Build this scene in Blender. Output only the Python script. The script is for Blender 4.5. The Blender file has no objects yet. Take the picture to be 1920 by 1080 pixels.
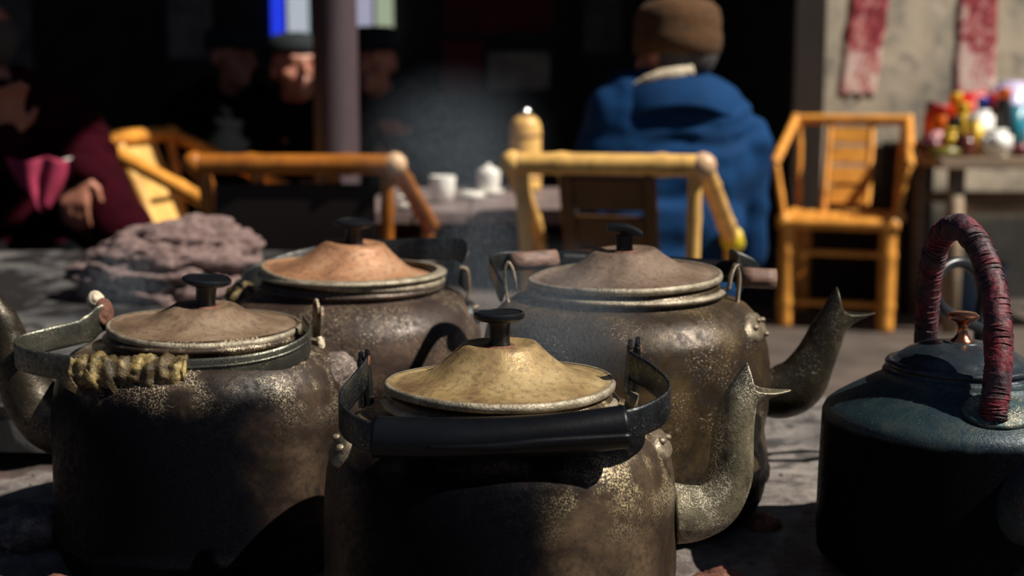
import bpy, bmesh, math, random
from mathutils import Vector, Matrix, noise as mn
random.seed(7)
S = bpy.context.scene
COL = S.collection
R = math.radians
# ------------------------------------------------------------------ camera, world, sun, exposure
PITCH, CH, F = R(8.5), 0.97, 2600.0
cam = bpy.data.cameras.new('camera'); co = bpy.data.objects.new('camera', cam); COL.objects.link(co)
co.location = (0, 0, CH); co.rotation_euler = (math.pi/2 - PITCH, 0, 0)
cam.sensor_width = 36; cam.lens = F/1920*36
cam.clip_start = .05; cam.clip_end = 60
cam.dof.use_dof = True; cam.dof.focus_distance = 1.10; cam.dof.aperture_fstop = 5.0
S.camera = co
S.view_settings.view_transform = 'Standard'; S.view_settings.look = 'None'
S.view_settings.gamma = 1; S.view_settings.use_curve_mapping = False
S.view_settings.exposure = 0.0
w = bpy.data.worlds.new('world'); S.world = w; w.use_nodes = True
bg = w.node_tree.nodes['Background']; bg.inputs[0].default_value = (.42, .60, 1, 1); bg.inputs[1].default_value = .11
sl = bpy.data.lights.new('sun', 'SUN'); so = bpy.data.objects.new('sun', sl); COL.objects.link(so)
sl.energy = 6.4; sl.angle = R(.6); sl.color = (1, .93, .82)
SUN_EL, SUN_AZ = R(50), R(20)     # azimuth: from the right, turned toward the viewer
sd = Vector((math.cos(SUN_EL)*math.cos(SUN_AZ), -math.cos(SUN_EL)*math.sin(SUN_AZ), math.sin(SUN_EL)))
so.rotation_euler = sd.to_track_quat('Z', 'Y').to_euler(); so.location = sd*6

def P(px, py, Y):
    """world point at depth Y seen at that place of the photograph"""
    u, v = (px-960)/F, -(py-540)/F
    c, s = math.cos(PITCH), math.sin(PITCH)
    d = Vector((u, c + v*s, -s + v*c))
    return Vector((0, 0, CH)) + d*(Y/d.y)
# ------------------------------------------------------------------ materials
class NT:
    def __init__(s, name):
        s.m = bpy.data.materials.new(name); s.m.use_nodes = True
        s.t = s.m.node_tree; s.n = s.t.nodes; s.b = s.n['Principled BSDF']
        s.tc = s.n.new('ShaderNodeTexCoord')
    def link(s, a, b): s.t.links.new(a, b)
    def co(s, scale=(1, 1, 1)):
        if scale == (1, 1, 1): return s.tc.outputs['Object']
        mp = s.n.new('ShaderNodeMapping'); mp.inputs['Scale'].default_value = scale
        s.link(s.tc.outputs['Object'], mp.inputs[0]); return mp.outputs[0]
    def noise(s, sc, det=4, rough=.55, scale=(1, 1, 1), dist=0):
        x = s.n.new('ShaderNodeTexNoise'); x.inputs['Scale'].default_value = sc
        x.inputs['Detail'].default_value = det; x.inputs['Roughness'].default_value = rough
        x.inputs['Distortion'].default_value = dist
        s.link(s.co(scale), x.inputs['Vector']); return x.outputs[0]
    def ramp(s, src, stops):
        x = s.n.new('ShaderNodeValToRGB'); s.link(src, x.inputs[0]); e = x.color_ramp.elements
        while len(e) < len(stops): e.new(.5)
        for k, (p, c) in zip(e, stops): k.position = p; k.color = (c[0], c[1], c[2], 1) if hasattr(c, '__len__') else (c, c, c, 1)
        return x.outputs[0]
    def mr(s, src, a, b, c=0, d=1):
        x = s.n.new('ShaderNodeMapRange'); x.interpolation_type = 'SMOOTHSTEP'
        for i, v in zip((1, 2, 3, 4), (a, b, c, d)): x.inputs[i].default_value = v
        s.link(src, x.inputs[0]); return x.outputs[0]
    def math(s, op, a, b=None):
        x = s.n.new('ShaderNodeMath'); x.operation = op
        for i, v in enumerate((a, b)):
            if v is None: continue
            if isinstance(v, (int, float)): x.inputs[i].default_value = v
            else: s.link(v, x.inputs[i])
        return x.outputs[0]
    def mix(s, f, a, b):
        x = s.n.new('ShaderNodeMix'); x.data_type = 'RGBA'
        if isinstance(f, (int, float)): x.inputs[0].default_value = f
        else: s.link(f, x.inputs[0])
        for i, v in ((6, a), (7, b)):
            if isinstance(v, tuple): x.inputs[i].default_value = (*v, 1)
            else: s.link(v, x.inputs[i])
        return x.outputs[2]
    def xyz(s):
        x = s.n.new('ShaderNodeSeparateXYZ'); s.link(s.co(), x.inputs[0]); return x.outputs
    def out(s, col=None, rough=None, metal=0, bump=None, bs=.3, bd=.002, spec=None):
        if col is not None:
            if isinstance(col, tuple): s.b.inputs['Base Color'].default_value = (*col, 1)
            else: s.link(col, s.b.inputs['Base Color'])
        if rough is not None:
            if isinstance(rough, (int, float)): s.b.inputs['Roughness'].default_value = rough
            else: s.link(rough, s.b.inputs['Roughness'])
        if isinstance(metal, (int, float)): s.b.inputs['Metallic'].default_value = metal
        else: s.link(metal, s.b.inputs['Metallic'])
        if spec is not None: s.b.inputs['Specular IOR Level'].default_value = spec
        if bump is not None:
            x = s.n.new('ShaderNodeBump'); x.inputs['Strength'].default_value = bs; x.inputs['Distance'].default_value = bd
            s.link(bump, x.inputs['Height']); s.link(x.outputs[0], s.b.inputs['Normal'])
        return s.m

def simple(name, c, rough=.6, metal=0, var=.25, sc=30, bs=.2, bd=.001, scale=(1, 1, 1), spec=None):
    t = NT(name); n = t.noise(sc, 5, .6, scale)
    d = tuple(max(0, x*(1-var)) for x in c); l = tuple(min(1, x*(1+var)) for x in c)
    return t.out(t.ramp(n, [(.3, d), (.7, l)]), rough, metal, n, bs, bd, spec)

def aged(name, cols, sc=22, rough=.42, metal=.35, speck=None, speck_c=(.75, .62, .42), soot=None, bs=.35, side=None, spz=None, sn=.07):
    """old sooty metal. cols: patch colours; speck: threshold of pale crust; soot (z0,z1): soot and painted shade, black below z0, none above z1;
    side: list of (x0,x1) where the black front, soot with painted shade, fades out"""
    t = NT(name)
    n = t.noise(sc, 8, .62, dist=.4); f = t.noise(sc*9, 4, .7); g = t.noise(720 if speck else 400, 2, .7)
    c = t.ramp(n, [(.30+.4*i/(len(cols)-1), k) for i, k in enumerate(cols)])
    c = t.mix(t.mr(f, .44, .66, 0, .55), c, tuple(x*.35 for x in cols[0]))
    x, y, z = t.xyz()
    if speck:
        m = t.math('MULTIPLY', t.mr(g, speck, speck+.06), t.mr(t.noise(sc*1.3, 3, .6, (1, 1, 1.01)), .45, .6))
        if spz: m = t.math('MULTIPLY', m, t.mr(z, spz[0], spz[1]))
        if spz and len(spz) > 2: m = t.math('MULTIPLY', m, t.mr(x, spz[2], spz[3], .25, 1))
        c = t.mix(m, c, speck_c)
    r = t.mr(f, .3, .7, rough-.1, rough+.2)
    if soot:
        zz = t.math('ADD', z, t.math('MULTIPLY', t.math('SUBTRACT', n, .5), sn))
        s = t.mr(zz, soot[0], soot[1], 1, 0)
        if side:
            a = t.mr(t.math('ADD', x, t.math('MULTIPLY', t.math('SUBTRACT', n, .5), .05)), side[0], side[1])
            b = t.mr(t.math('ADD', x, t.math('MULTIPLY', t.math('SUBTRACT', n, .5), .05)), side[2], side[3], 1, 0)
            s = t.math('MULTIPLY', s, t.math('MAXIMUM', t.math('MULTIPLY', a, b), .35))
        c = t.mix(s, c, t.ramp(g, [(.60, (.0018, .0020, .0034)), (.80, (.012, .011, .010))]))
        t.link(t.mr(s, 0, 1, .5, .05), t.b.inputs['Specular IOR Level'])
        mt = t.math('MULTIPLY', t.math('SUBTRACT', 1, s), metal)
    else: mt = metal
    return t.out(c, r, mt, t.math('ADD', t.math('MULTIPLY', f, .7), t.math('MULTIPLY', g, .4)), bs, .0018)

def bamboo(name, c, dark=(.16, .05, .012)):
    t = NT(name); n = t.noise(14, 5, .6); s = t.noise(60, 3, .5, (1, 1, .15))
    col = t.ramp(n, [(.25, tuple(x*.6 for x in c)), (.5, c), (.8, tuple(min(1, x*1.35) for x in c))])
    col = t.mix(t.mr(s, .55, .75, 0, .5), col, dark)
    return t.out(col, .42, 0, s, .2, .002)
M = {}
M['bakelite'] = simple('black_bakelite', (.005, .006, .008), .34, 0, .3, 60, .1, spec=.4)
M['tape'] = simple('black_tape', (.003, .0035, .005), .38, 0, .4, 25, .5, .0015, spec=.22)
M['strap'] = aged('strap_metal', [(.05, .052, .045), (.13, .13, .105), (.24, .23, .17)], 30, .32, .8, .62, (.6, .55, .4))
M['strap_dark'] = aged('dark_strap_metal', [(.012, .014, .018), (.035, .04, .045), (.10, .095, .08)], 34, .32, .75, .62, (.5, .47, .4))
M['lug'] = aged('lug_metal', [(.08, .06, .04), (.24, .19, .13), (.42, .36, .26)], 60, .45, .5)
M['rust'] = aged('rusted_metal', [(.05, .02, .012), (.16, .06, .035), (.28, .15, .10)], 90, .7, .1)
M['crust'] = aged('scaly_crust', [(.05, .035, .03), (.16, .12, .10), (.34, .27, .24)], 60, .8, .0, .58, (.7, .6, .55), bs=.9)
M['spout'] = aged('scaly_spout', [(.05, .045, .03), (.17, .145, .09), (.30, .26, .17)], 26, .4, .45, .5, (.55, .50, .38), bs=.6)
M['spout_dark'] = aged('sooted_spout', [(.012, .009, .006), (.038, .029, .017), (.13, .105, .065)], 16, .34, .5, .62, (.45, .42, .33), bs=.4)
M['leather'] = aged('old_wrapping', [(.010, .008, .004), (.09, .06, .022), (.50, .37, .13)], 42, .4, 0, bs=.9)
M['wood_grip'] = simple('worn_wooden_grip', (.16, .09, .065), .6, 0, .5, 40, .6, .002, (1, 6, 6))
M['copper'] = simple('copper', (.62, .24, .12), .22, 1, .3, 50, .15)
M['enamel'] = aged('blue_black_iron', [(.006, .012, .02), (.012, .026, .04), (.03, .05, .06)], 26, .4, .25, .60, (.30, .20, .12), bs=.4)
M['dark_gloss'] = aged('dark_polished_lid', [(.016, .026, .036), (.035, .05, .065), (.06, .075, .085)], 18, .27, .5, .64, (.3, .18, .1), bs=.12)
M['patina'] = aged('mottled_patina', [(.007, .020, .034), (.016, .038, .048), (.05, .062, .052)], 34, .40, .3, .66, (.30, .22, .14), soot=(.128, .134), bs=.4, sn=.006)  # black below the shoulder paints the shade on its upright sides
M['thread'] = NT('maroon_thread')
_t = M['thread']; _n = _t.noise(40, 4, .6); _g = _t.noise(170, 3, .6)
M['thread'] = _t.out(_t.mix(_t.mr(_n, .40, .62), _t.ramp(_g, [(.35, (.014, .007, .010)), (.7, (.07, .03, .045))]), _t.ramp(_g, [(.4, (.05, .003, .008)), (.7, (.24, .018, .032))])), .6, 0, _g, .6, .002)
M['hose'] = simple('black_rubber', (.012, .015, .02), .35, 0, .3, 40)
M['cloth'] = simple('brown_towelling', (.20, .135, .125), .95, 0, .45, 120, 1, .004)
M['bamboo'] = bamboo('golden_bamboo', (.80, .34, .055), (.34, .11, .015))
M['bamboo_pale'] = bamboo('pale_bamboo', (.80, .47, .14), (.34, .17, .04))
M['bamboo_red'] = bamboo('amber_bamboo', (.36, .12, .015))
M['bamboo_shaded'] = bamboo('shaded_bamboo', (.10, .045, .012))  # darker bamboo colour standing in for a backlit splat in shade
M['bamboo_lash'] = simple('bamboo_node', (.42, .22, .07), .5)
M['yellow_tape'] = simple('yellow_tape', (.75, .58, .02), .4)
M['white_cap'] = simple('pale_joint', (.66, .42, .24), .4)
M['porcelain'] = simple('white_porcelain', (.86, .83, .76), .18, 0, .04, 20, .05)
M['blue_cloth'] = simple('blue_cotton', (.0015, .034, .115), .85, 0, .25, 9, .25, .01, spec=.2)
M['navy'] = simple('navy_cotton', (.003, .007, .011), .9, 0, .3, 14, .4, .01)
M['black_cloth'] = simple('black_cotton', (.0015, .002, .003), .9, 0, .3, 14, .4, .01, spec=.15)
M['maroon'] = simple('maroon_wool', (.024, .0008, .004), .95, 0, .3, 16, .5, .01, spec=.08)
M['pink'] = simple('pink_cloth', (.34, .025, .075), .8, 0, .3, 20)
M['fur'] = simple('cream_fleece', (.62, .52, .38), .95, 0, .3, 90, 1, .006)
M['hat'] = simple('brown_knitted_hat', (.085, .038, .011), .95, 0, .5, 60, 1, .006, (1, 1, 3))
M['hat_dark'] = simple('dark_felt_cap', (.004, .009, .012), .85, 0, .3, 40)
M['skin'] = simple('skin', (.42, .17, .11), .5, 0, .15, 30, .1)
M['hair'] = simple('grey_hair', (.07, .06, .055), .8, 0, .4, 120, .8)
M['darkwood'] = simple('dark_timber', (.02, .012, .008), .7, 0, .5, 12, .4, .003, (1, 1, .2))
M['oldwood'] = simple('weathered_timber', (.30, .22, .145), .75, 0, .35, 14, .4, .003, (.3, 4, 4))
M['post'] = simple('painted_post', (.06, .038, .046), .6, 0, .5, 9, .4, .003, (1, 1, .25))
M['tabletop'] = simple('worn_tabletop', (.20, .15, .145), .5, 0, .4, 12, .3)
M['brown_panel'] = simple('dark_brown_board', (.012, .005, .003), .7, 0, .4, 12)
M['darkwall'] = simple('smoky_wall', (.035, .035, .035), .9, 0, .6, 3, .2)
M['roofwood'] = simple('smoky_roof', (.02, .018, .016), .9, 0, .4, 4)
# plaster wall with grey stains
_t = NT('stained_plaster'); _n = _t.noise(1.9, 8, .65); _m = _t.noise(9, 6, .6); _p = _t.noise(6, 3, .5)
_c = _t.ramp(_n, [(.32, (.16, .155, .13)), (.46, (.34, .30, .23)), (.60, (.50, .42, .32)), (.8, (.62, .53, .42))])
_c = _t.mix(_t.mr(_m, .52, .66, 0, .55), _c, (.10, .105, .095)); _c = _t.mix(_t.mr(_p, .63, .7, 0, .7), _c, (.62, .52, .43))
_x, _y, _z = _t.xyz(); _c = _t.mix(_t.mr(_t.math('ADD', _z, _t.math('MULTIPLY', _n, .35)), -1.04, -.80, .96, 0), _c, (.012, .011, .010))  # lower wall blackened in the colour to stand for deep shade
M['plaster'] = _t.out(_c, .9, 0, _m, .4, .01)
_t = NT('earth_floor'); _n = _t.noise(4, 8, .65)
M['floor'] = _t.out(_t.ramp(_n, [(.3, (.035, .026, .022)), (.5, (.085, .064, .052)), (.75, (.15, .115, .095))]), .85, 0, _n, .4, .02)
# stove top: grey worn cement with soot and reddish burnt clay
_t = NT('stove_cement'); _n = _t.noise(5, 9, .68); _m = _t.noise(22, 7, .7); _g = _t.noise(120, 4, .7); _r = _t.noise(7.5, 4, .6); _x, _y, _z = _t.xyz()
_c = _t.ramp(_n, [(.33, (.02, .02, .022)), (.45, (.11, .10, .095)), (.58, (.24, .21, .19)), (.75, (.36, .32, .28))])
_c = _t.mix(_t.mr(_m, .46, .62, 0, .8), _c, (.02, .018, .018))
_near = _t.mr(_t.math('ADD', _y, _t.math('MULTIPLY', _x, .35)), 1.38, 1.60, 1, 0)
_c = _t.mix(_t.math('MULTIPLY', _near, _t.mr(_r, .50, .57, .25, .9)), _c, _t.ramp(_m, [(.3, (.012, .008, .008)), (.5, (.045, .026, .021)), (.68, (.17, .095, .075))]))
M['stove'] = _t.out(_c, .8, 0, _t.math('ADD', _m, _t.math('MULTIPLY', _g, .3)), .9, .006)
_t = NT('stained_slab'); _n = _t.noise(3.2, 7, .6, (1, 2.6, 1)); _m = _t.noise(30, 5, .6, (1, 2, 1)); _b = _t.noise(5.0, 5, .62, (1.5, .8, 1), .8)
_c = _t.ramp(_n, [(.3, (.035, .037, .042)), (.5, (.085, .083, .083)), (.68, (.19, .172, .16))])
_c = _t.mix(_t.mr(_b, .45, .53, 0, .95), _c, (.007, .0065, .007))
M['slab'] = _t.out(_c, .6, 0, _m, .5, .003)
M['rock'] = aged('burnt_clinker', [(.02, .02, .025), (.09, .085, .09), (.24, .20, .18)], 50, .8, 0, bs=.9)
# kettles
M['bodyC'] = aged('sooty_shaded_front_kettle', [(.03, .018, .012), (.085, .055, .032), (.21, .14, .08)], 17, .40, .35, .50, (.85, .68, .40), soot=(.185, .235), side=(-.15, -.09, .020, .095), spz=(.13, .18, .0, .07))  # black front: real soot plus the unlit side put into the colour
M['bodyA'] = aged('sooty_shaded_left_kettle', [(.022, .013, .009), (.058, .037, .024), (.16, .105, .066)], 17, .40, .35, .53, (.75, .62, .42), soot=(.170, .220), side=(-.18, -.13, .05, .15), spz=(.14, .185))  # soot here also carries painted shade across the front
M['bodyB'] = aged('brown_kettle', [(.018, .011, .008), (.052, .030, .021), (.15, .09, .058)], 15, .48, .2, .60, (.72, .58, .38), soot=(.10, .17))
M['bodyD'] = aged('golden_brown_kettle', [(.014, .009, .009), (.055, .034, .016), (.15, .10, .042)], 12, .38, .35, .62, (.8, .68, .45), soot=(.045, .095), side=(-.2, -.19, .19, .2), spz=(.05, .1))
M['lidC'] = aged('tan_lid', [(.16, .09, .05), (.42, .29, .13), (.60, .45, .23)], 18, .36, .35, bs=.3)
M['lidA'] = aged('brown_grey_lid', [(.13, .085, .055), (.30, .20, .13), (.42, .32, .22)], 18, .34, .35, bs=.3)
M['lidB'] = aged('orange_brown_lid', [(.20, .10, .055), (.46, .23, .12), (.60, .37, .22)], 18, .4, .25, bs=.3)
M['lidD'] = aged('grey_brown_lid', [(.12, .08, .055), (.26, .18, .13), (.36, .27, .20)], 18, .36, .35, bs=.3)
M['rim'] = aged('worn_rim', [(.18, .15, .11), (.42, .36, .26), (.62, .55, .42)], 60, .4, .5, bs=.7)

# ------------------------------------------------------------------ mesh helpers
def new_bm(): return bmesh.new()
def link(name, me, m, parent=None, smooth=True):
    if smooth:
        for p in me.polygons: p.use_smooth = True
    if name in ('slat', 'plank', 'splat_board', 'back_panel', 'crate_body', 'seat', 'wooden_post', 'knob'): me.set_sharp_from_angle(angle=R(40))
    if m is not None: me.materials.append(m)
    o = bpy.data.objects.new(name, me); COL.objects.link(o)
    if parent: o.parent = parent
    return o
def obj(name, bm, m, parent=None, smooth=True, mods=()):
    bmesh.ops.recalc_face_normals(bm, faces=bm.faces)
    me = bpy.data.meshes.new(name); bm.to_mesh(me); bm.free()
    return link(name, me, m, parent, smooth)
def tag(o, label, cat, group=None, kind=None):
    o['label'] = label
    if cat: o['category'] = cat
    if group: o['group'] = group
    if kind: o['kind'] = kind
    return o
def thing(name, label, cat, loc=(0, 0, 0), rz=0, group=None, tilt=None):
    o = bpy.data.objects.new(name, None); COL.objects.link(o); o.empty_display_size = .05
    o.location = loc; o.rotation_euler = tilt or (0, 0, rz); return tag(o, label, cat, group)
def struct(name, bm, m, parent=None, smooth=False):
    o = obj(name, bm, m, parent, smooth)
    if not parent: o['kind'] = 'structure'
    return o
def box(bm, c, s, rot=None, bev=0):
    r = bmesh.ops.create_cube(bm, size=1); vs = r['verts']
    mt = Matrix.Translation(c) @ (rot.to_4x4() if rot else Matrix()) @ Matrix.Diagonal((*s, 1))
    bmesh.ops.transform(bm, matrix=mt, verts=vs)
    if bev:
        es = {e for v in vs for e in v.link_edges}
        bmesh.ops.bevel(bm, geom=list(es), offset=bev, segments=2, affect='EDGES')
def lathe(bm, prof, n=48, c=(0, 0, 0), rf=None, close=True):
    """prof: (r,z) from top to bottom; rf(angle,r,z)->(r,z) wobbles it"""
    rings = []
    for r, z in prof:
        if r < 1e-5: rings.append([bm.verts.new((c[0], c[1], c[2]+z))]); continue
        ring = []
        for i in range(n):
            a = 2*math.pi*i/n; rr, zz = rf(a, r, z) if rf else (r, z)
            ring.append(bm.verts.new((c[0]+rr*math.cos(a), c[1]+rr*math.sin(a), c[2]+zz)))
        rings.append(ring)
    for A, B in zip(rings, rings[1:]):
        if len(A) == 1 and len(B) == 1: continue
        for i in range(n):
            j = (i+1) % n
            if len(A) == 1: bm.faces.new((A[0], B[i], B[j]))
            elif len(B) == 1: bm.faces.new((A[i], B[0], A[j]))
            else: bm.faces.new((A[i], B[i], B[j], A[j]))
def catmull(pts, k=6):
    pts = [Vector(p) for p in pts]; n = len(pts); out = []
    for i in range(n-1):
        p0 = pts[max(0, i-1)]; p1 = pts[i]; p2 = pts[i+1]; p3 = pts[min(n-1, i+2)]
        for j in range(k):
            t = j/k
            out.append(.5*((2*p1)+(p2-p0)*t+(2*p0-5*p1+4*p2-p3)*t*t+(-p0+3*p1-3*p2+p3)*t**3))
    out.append(pts[-1].copy()); return out
def tube(bm, pts, rad, n=12, k=6, caps=True, rfun=None, endfun=None):
    """round sweep; rad: number or list per control point; rfun(i,N,a) scales radius"""
    if not hasattr(rad, '__len__'): rad = [rad]*len(pts)
    if k > 1:
        v4 = catmull([Vector((*p, 0)) for p in pts], k) if False else None
        P3 = catmull(pts, k)
        rs = [q[0] for q in catmull([Vector((r, 0, 0)) for r in rad], k)]
    else: P3 = [Vector(p) for p in pts]; rs = list(rad)
    N = len(P3); prev = None; rings = []
    t0 = (P3[1]-P3[0]).normalized()
    u = t0.orthogonal().normalized()
    if abs(t0.y) < .9: u = (Vector((0, -1, 0)) - t0*(-t0.y)).normalized()
    for i in range(N):
        t = (P3[min(N-1, i+1)]-P3[max(0, i-1)]).normalized()
        u = (u - t*u.dot(t)).normalized(); v = t.cross(u)
        ring = []
        for j in range(n):
            a = 2*math.pi*j/n; rr = rs[i]*(rfun(i, N, a) if rfun else 1)
            p = P3[i] + (u*math.cos(a)+v*math.sin(a))*rr
            if endfun: p = endfun(i, N, a, p, P3[i], t)
            ring.append(bm.verts.new(p))
        rings.append(ring)
    for A, B in zip(rings, rings[1:]):
        for j in range(n): bm.faces.new((A[j], A[(j+1) % n], B[(j+1) % n], B[j]))
    if caps is True or caps == 1: bm.faces.new(rings[0][::-1]); bm.faces.new(rings[-1])
    elif caps == 'start': bm.faces.new(rings[0][::-1])
    return P3
def strap(bm, pts, w, th, k=8, up=Vector((0, 0, 1)), wf=None):
    P3 = catmull(pts, k) if k > 1 else [Vector(p) for p in pts]; N = len(P3); rings = []
    for i in range(N):
        t = (P3[min(N-1, i+1)]-P3[max(0, i-1)]).normalized()
        v = (up - t*up.dot(t)).normalized(); s = t.cross(v)
        ww = w*(wf(i/(N-1)) if wf else 1)
        sec = [(-.5, -.4), (-.5, .4), (-.3, .5), (.3, .5), (.5, .4), (.5, -.4), (.3, -.5), (-.3, -.5)]
        rings.append([bm.verts.new(P3[i]+s*(a*th)+v*(b*ww)) for a, b in sec])
    for A, B in zip(rings, rings[1:]):
        for j in range(8): bm.faces.new((A[j], A[(j+1) % 8], B[(j+1) % 8], B[j]))
    bm.faces.new(rings[0][::-1]); bm.faces.new(rings[-1])
def capsule(bm, a, b, ra, rb, n=12, flat=1, side=None):
    """tapered round-ended limb"""
    a, b = Vector(a), Vector(b); d = (b-a); L = d.length
    if L < 1e-6: d = Vector((0, 0, 1)); L = 1e-6
    t = d.normalized(); u = t.orthogonal().normalized()
    if side is not None: u = (Vector(side)-t*Vector(side).dot(t)).normalized()
    v = t.cross(u); rings = []
    st = [(-1, 0)]+[(-math.cos(x), math.sin(x)) for x in (.4, .8, 1.2, 1.57)]
    prof = [(a+t*(ra*c), ra*s) for c, s in st[1:]]+[(b-t*(rb*c), rb*s) for c, s in st[:0:-1]]
    top = bm.verts.new(a-t*ra); bot = bm.verts.new(b+t*rb)
    for p, r in prof: rings.append([bm.verts.new(p+u*(r*math.cos(2*math.pi*j/n))+v*(r*flat*math.sin(2*math.pi*j/n))) for j in range(n)])
    for A, B in zip(rings, rings[1:]):
        for j in range(n): bm.faces.new((A[j], A[(j+1) % n], B[(j+1) % n], B[j]))
    for j in range(n):
        bm.faces.new((top, rings[0][(j+1) % n], rings[0][j])); bm.faces.new((bot, rings[-1][j], rings[-1][(j+1) % n]))
def ball(bm, c, r, sub=3, s=(1, 1, 1), rot=None):
    q = bmesh.ops.create_icosphere(bm, subdivisions=sub, radius=r)
    bmesh.ops.transform(bm, matrix=Matrix.Translation(c) @ (rot.to_4x4() if rot else Matrix()) @ Matrix.Diagonal((*s, 1)), verts=q['verts'])
    return q['verts']
def fused(name, bm, m, parent=None, vox=.012, smooth=6):
    """join overlapping volumes into one continuous skin"""
    bmesh.ops.recalc_face_normals(bm, faces=bm.faces)
    me = bpy.data.meshes.new(name); bm.to_mesh(me); bm.free()
    o = bpy.data.objects.new(name, me); COL.objects.link(o)
    r = o.modifiers.new('r', 'REMESH'); r.mode = 'VOXEL'; r.voxel_size = vox; r.use_smooth_shade = True
    s = o.modifiers.new('s', 'SMOOTH'); s.factor = .5; s.iterations = smooth
    dg = bpy.context.evaluated_depsgraph_get(); dg.update()
    me2 = bpy.data.meshes.new_from_object(o.evaluated_get(dg)); o.modifiers.clear(); o.data = me2; me2.name = name
    me2.materials.clear(); me2.materials.append(m)
    for p in me2.polygons: p.use_smooth = True
    if parent: o.parent = parent
    return o
def fbm(p, o=4): return mn.fractal(p, 1, 2.1, o)
def rock(bm, c, r, seed=0, s=(1, 1, .7), sub=3, amp=.35, fr=2.2):
    for v in ball(bm, (0, 0, 0), 1, sub):
        d = v.co.normalized(); k = 1+amp*fbm(d*fr+Vector((seed, seed*2.3, 0)), 4)
        v.co = Vector(c)+Vector((d.x*s[0], d.y*s[1], d.z*s[2]))*r*k

# ------------------------------------------------------------------ setting
b = new_bm(); box(b, (0, 5, -.05), (14, 16, .1)); struct('floor', b, M['floor'])
# plastered partition on the right; dark room to the left of it
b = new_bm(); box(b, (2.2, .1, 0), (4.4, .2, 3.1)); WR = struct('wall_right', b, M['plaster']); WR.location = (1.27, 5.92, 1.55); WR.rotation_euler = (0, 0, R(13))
def wall_y(x): return 5.92+(x-1.27)*math.tan(R(13))
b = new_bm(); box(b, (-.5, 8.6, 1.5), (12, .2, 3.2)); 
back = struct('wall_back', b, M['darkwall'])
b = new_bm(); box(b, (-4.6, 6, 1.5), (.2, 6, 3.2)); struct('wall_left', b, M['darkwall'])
b = new_bm(); 
# roof: unseen, its eave stepped for shade, a hole added to light one face
kx, ky = -.72, 4.55; hzf = (3.01-1.0)/math.tan(SUN_EL); hx0, hy0 = kx+hzf*math.cos(SUN_AZ), ky-hzf*math.sin(SUN_AZ); hs = .15
def rb(x0, x1, y0, y1): box(b, ((x0+x1)/2, (y0+y1)/2, 3.06), (x1-x0, y1-y0, .1))
rb(-4.7, .62, 2.45, 3.45); rb(-4.7, 1.4, 3.45, hy0-hs)
rb(-4.7, hx0-hs, hy0-hs, hy0+hs); rb(hx0+hs, 1.4, hy0-hs, hy0+hs)
rb(-4.7, 1.4, hy0+hs, 8.7); rb(1.4, 2.05, 3.72, 8.7); rb(2.05, 4.3, 6.35, 8.7)
print('ROOF', hx0, hy0)
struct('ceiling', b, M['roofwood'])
for i, (x, y) in enumerate(((-3.2, 4.3), (1.25, 6.0))):
    b = new_bm(); box(b, (x, y-.02, 1.5), (.14, .14, 3.0), bev=.01); struct('trim_%d' % (i+1), b, M['darkwood'])
# stove: raised hearth block with an uneven top
def hz(x, y):
    t = min(1, max(0, (y-1.0)/.36)); base = .503+.045*t*t*(3-2*t)
    h = fbm(Vector((x*4, y*4, 0)), 4)*.010+fbm(Vector((x*22, y*22, 3)), 3)*.003
    if x < -.3 and y > 1.46: h = min(h, 0)-.004
    for cx, cy in ((-.01, 1.08), (-.284, 1.28), (-.18, 1.55), (.11, 1.36), (.39, 1.2)):
        d = math.hypot(x-cx, y-cy)
        if d < .17: h *= max(0, (d-.12)/.05) if d > .12 else 0
    return base+h
b = new_bm(); NX, NY = 220, 130; X0, X1, Y0, Y1 = -1.6, 1.5, .45, 1.86
g = []
for j in range(NY+1):
    row = []
    for i in range(NX+1):
        x = X0+(X1-X0)*i/NX; y = Y0+(Y1-Y0)*j/NY
        z = hz(x, y); yy = y
        if j >= NY-1: yy = y+.012*fbm(Vector((x*6, 0, 5)), 3); z -= .006
        row.append(b.verts.new((x, yy, z)))
    g.append(row)
for j in range(NY):
    for i in range(NX): b.faces.new((g[j][i], g[j][i+1], g[j+1][i+1], g[j+1][i]))
edge = [g[0][i] for i in range(NX+1)]+[g[j][NX] for j in range(1, NY+1)]+[g[NY][i] for i in range(NX-1, -1, -1)]+[g[j][0] for j in range(NY-1, 0, -1)]
low = [b.verts.new((v.co.x, v.co.y, 0)) for v in edge]
for k in range(len(edge)):
    q = (k+1) % len(edge); b.faces.new((edge[k], low[k], low[q], edge[q]))
hearth = thing('hearth', 'low cement hearth with a burnt uneven top carrying all the kettles', 'stove', (0, 0, 0))
st = obj('hearth_top', b, M['stove'], hearth)
# raised worktop slab at the left
b = new_bm(); poly = [(-2.6, 1.5), (-.36, 1.5), (-.355, 1.74), (-.15, 2.92), (-2.6, 2.92)]
nn = []
for k in range(len(poly)):
    p, q = Vector((*poly[k], 0)), Vector((*poly[(k+1) % len(poly)], 0)); L = (q-p).length; c = max(1, int(L/.04))
    for j in range(c):
        r_ = p.lerp(q, j/c); d = .008*fbm(Vector((r_.x*9, r_.y*9, 1)), 3); nn.append((r_.x+d, r_.y+d))
top = [b.verts.new((x, y, .613)) for x, y in nn]; t2 = [b.verts.new((x*.999, y+(.004 if y < 1.6 else 0), .60)) for x, y in nn]; bt = [b.verts.new((x, y+(.004 if y < 1.6 else 0), .560)) for x, y in nn]
b.faces.new(top)
for A, B in ((top, t2), (t2, bt)):
    for k in range(len(A)): q = (k+1) % len(A); b.faces.new((A[k], B[k], B[q], A[q]))
b.faces.new(bt[::-1])
SW = thing('stone_worktop', 'raised grey soot-stained slab at the left behind the kettles', 'worktop', (0, 0, 0)); obj('slab', b, M['slab'], SW, False)
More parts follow.
